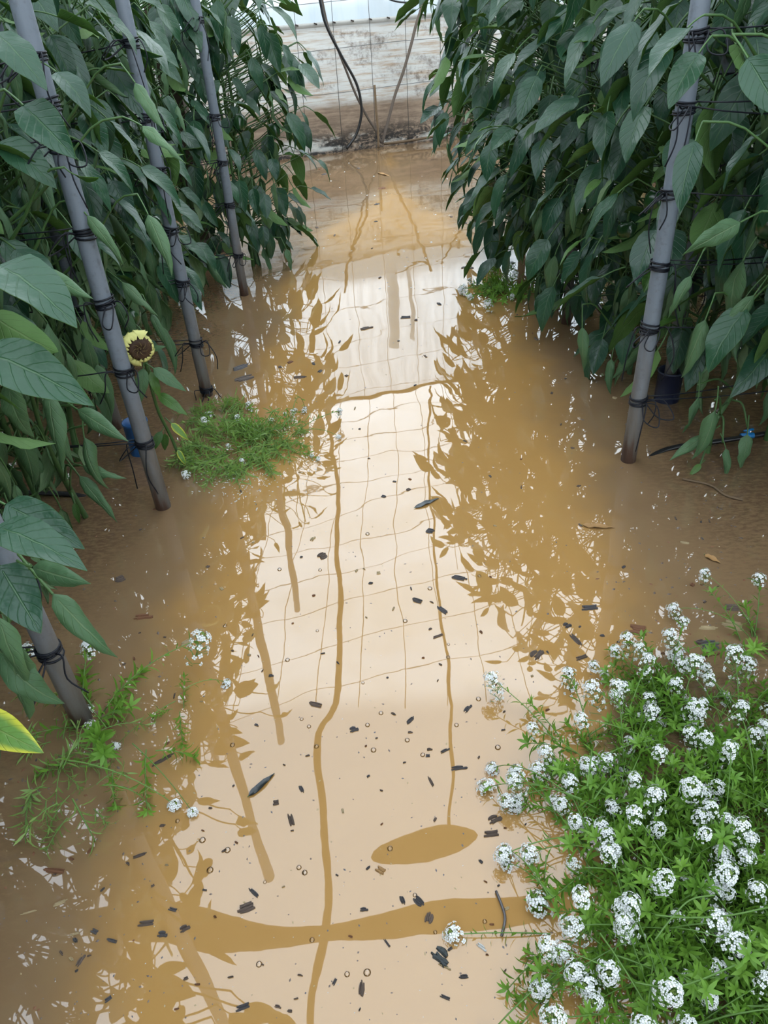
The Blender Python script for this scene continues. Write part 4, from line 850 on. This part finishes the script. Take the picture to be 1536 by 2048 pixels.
specks('debris', 420, ['chip', 'chip_red', 'chip'], lambda q: (q.choice((q.gauss(100, 90), q.gauss(1380, 110))), q.gauss(1250, 300)), .0035, 'dark bark litter lying in the shallow water of both banks', 64)

specks('debris', 70, ['white_bit'], lambda q: (q.uniform(600, 960), q.uniform(315, 580)), .0034, 'white foam flecks drifting on the far water before the wall', 65)
def bubble_mat():
    t = NT('bubble'); tp = t.n('ShaderNodeBsdfTransparent'); gl = t.n('ShaderNodeBsdfGlossy'); gl.inputs['Roughness'].default_value = 0.03
    lw = t.n('ShaderNodeFresnel'); lw.inputs[0].default_value = 1.6
    return t.done(t.mixs(lw.outputs[0], tp.outputs[0], gl.outputs[0]))
bm_ = MB(); vs = []; fs = []
for j in range(5):
    e = j / 4 * math.pi / 2; vs += [(math.cos(e) * math.cos(a) if j < 4 else .02 * math.cos(a), math.cos(e) * math.sin(a) if j < 4 else .02 * math.sin(a), .7 * math.sin(e)) for a in np.linspace(0, 2 * math.pi, 14, endpoint=False)]
for j in range(4):
    for k in range(14): fs.append((j * 14 + k, j * 14 + (k + 1) % 14, (j + 1) * 14 + (k + 1) % 14, (j + 1) * 14 + k))
bm_.add(vs, fs); BUB = bm_.mesh('bubble', [bubble_mat()]); q = random.Random(91)
for px, py in [(618, 1453), (633, 1493), (747, 1500), (913, 1450), (985, 1527), (957, 1398), (735, 1450), (640, 1140), (735, 1068), (465, 1490), (355, 1642), (405, 1680), (455, 1700), (420, 1740), (780, 1697), (598, 1735), (610, 1745), (1080, 1620), (830, 1790), (575, 1320)] + [(q.uniform(400, 1000), q.uniform(1100, 1980)) for _ in range(22)]:
    o = link('bubble', BUB, None, gp(px, py, .0002)); r = q.uniform(.0035, .007); o.scale = (r, r, r); tag(o, 'tiny clear air bubble floating on the muddy water', 'bubble', 'floating air bubbles')
# floating dead leaves and sticks
def float_leaf(px0, py0, px1, py1, W, mat, label, seed):
    a, t = gp(px0, py0, .003), gp(px1, py1, .004); d = t - a
    me = leaf_mesh('dead_leaf', d.length, W, .05, .25, .1, .1, .22, .004, seed, M[mat], M[mat], pr=.001)
    o = link('dead_leaf', me, None, a, frame(d, (0, 0, 1))); return tag(o, label, 'leaf')
float_leaf(1163, 1050, 1226, 1054, .035, 'dead_leaf', 'curled tan dead leaf floating on the ochre water at right', 1)
float_leaf(495, 1594, 546, 1548, .022, 'dark_leaf', 'blackened narrow leaf floating left of the mirrored cable', 2)
float_leaf(828, 1016, 876, 996, .030, 'dark_leaf', 'dark leaf floating in the bright reflection at mid path', 3)
float_leaf(1408, 1108, 1438, 1124, .030, 'dead_leaf', 'olive brown leaf sunken near the right bank', 4)
float_leaf(755, 345, 780, 352, .05, 'dead_leaf', 'tan leaf floating near the wall foot', 5)
b = MB(); b.tube(smooth_path([gp(992, 1782, .004), gp(1004, 1812, .006), gp(1010, 1838, .006), gp(1003, 1872, .004)], 4), .0026, 6)
tag(b.build('stick', M['chip_dark']), 'bent black stick floating beside the ripples', 'stick')
b = MB(); b.tube(smooth_path([gp(1365, 958, .004), gp(1420, 970, .006), gp(1450, 990, .006), gp(1486, 1000, .004)], 4), .0035, 6)
tag(b.build('stick', M['twig']), 'reddish brown twig on the water below the wilted right plant', 'stick')
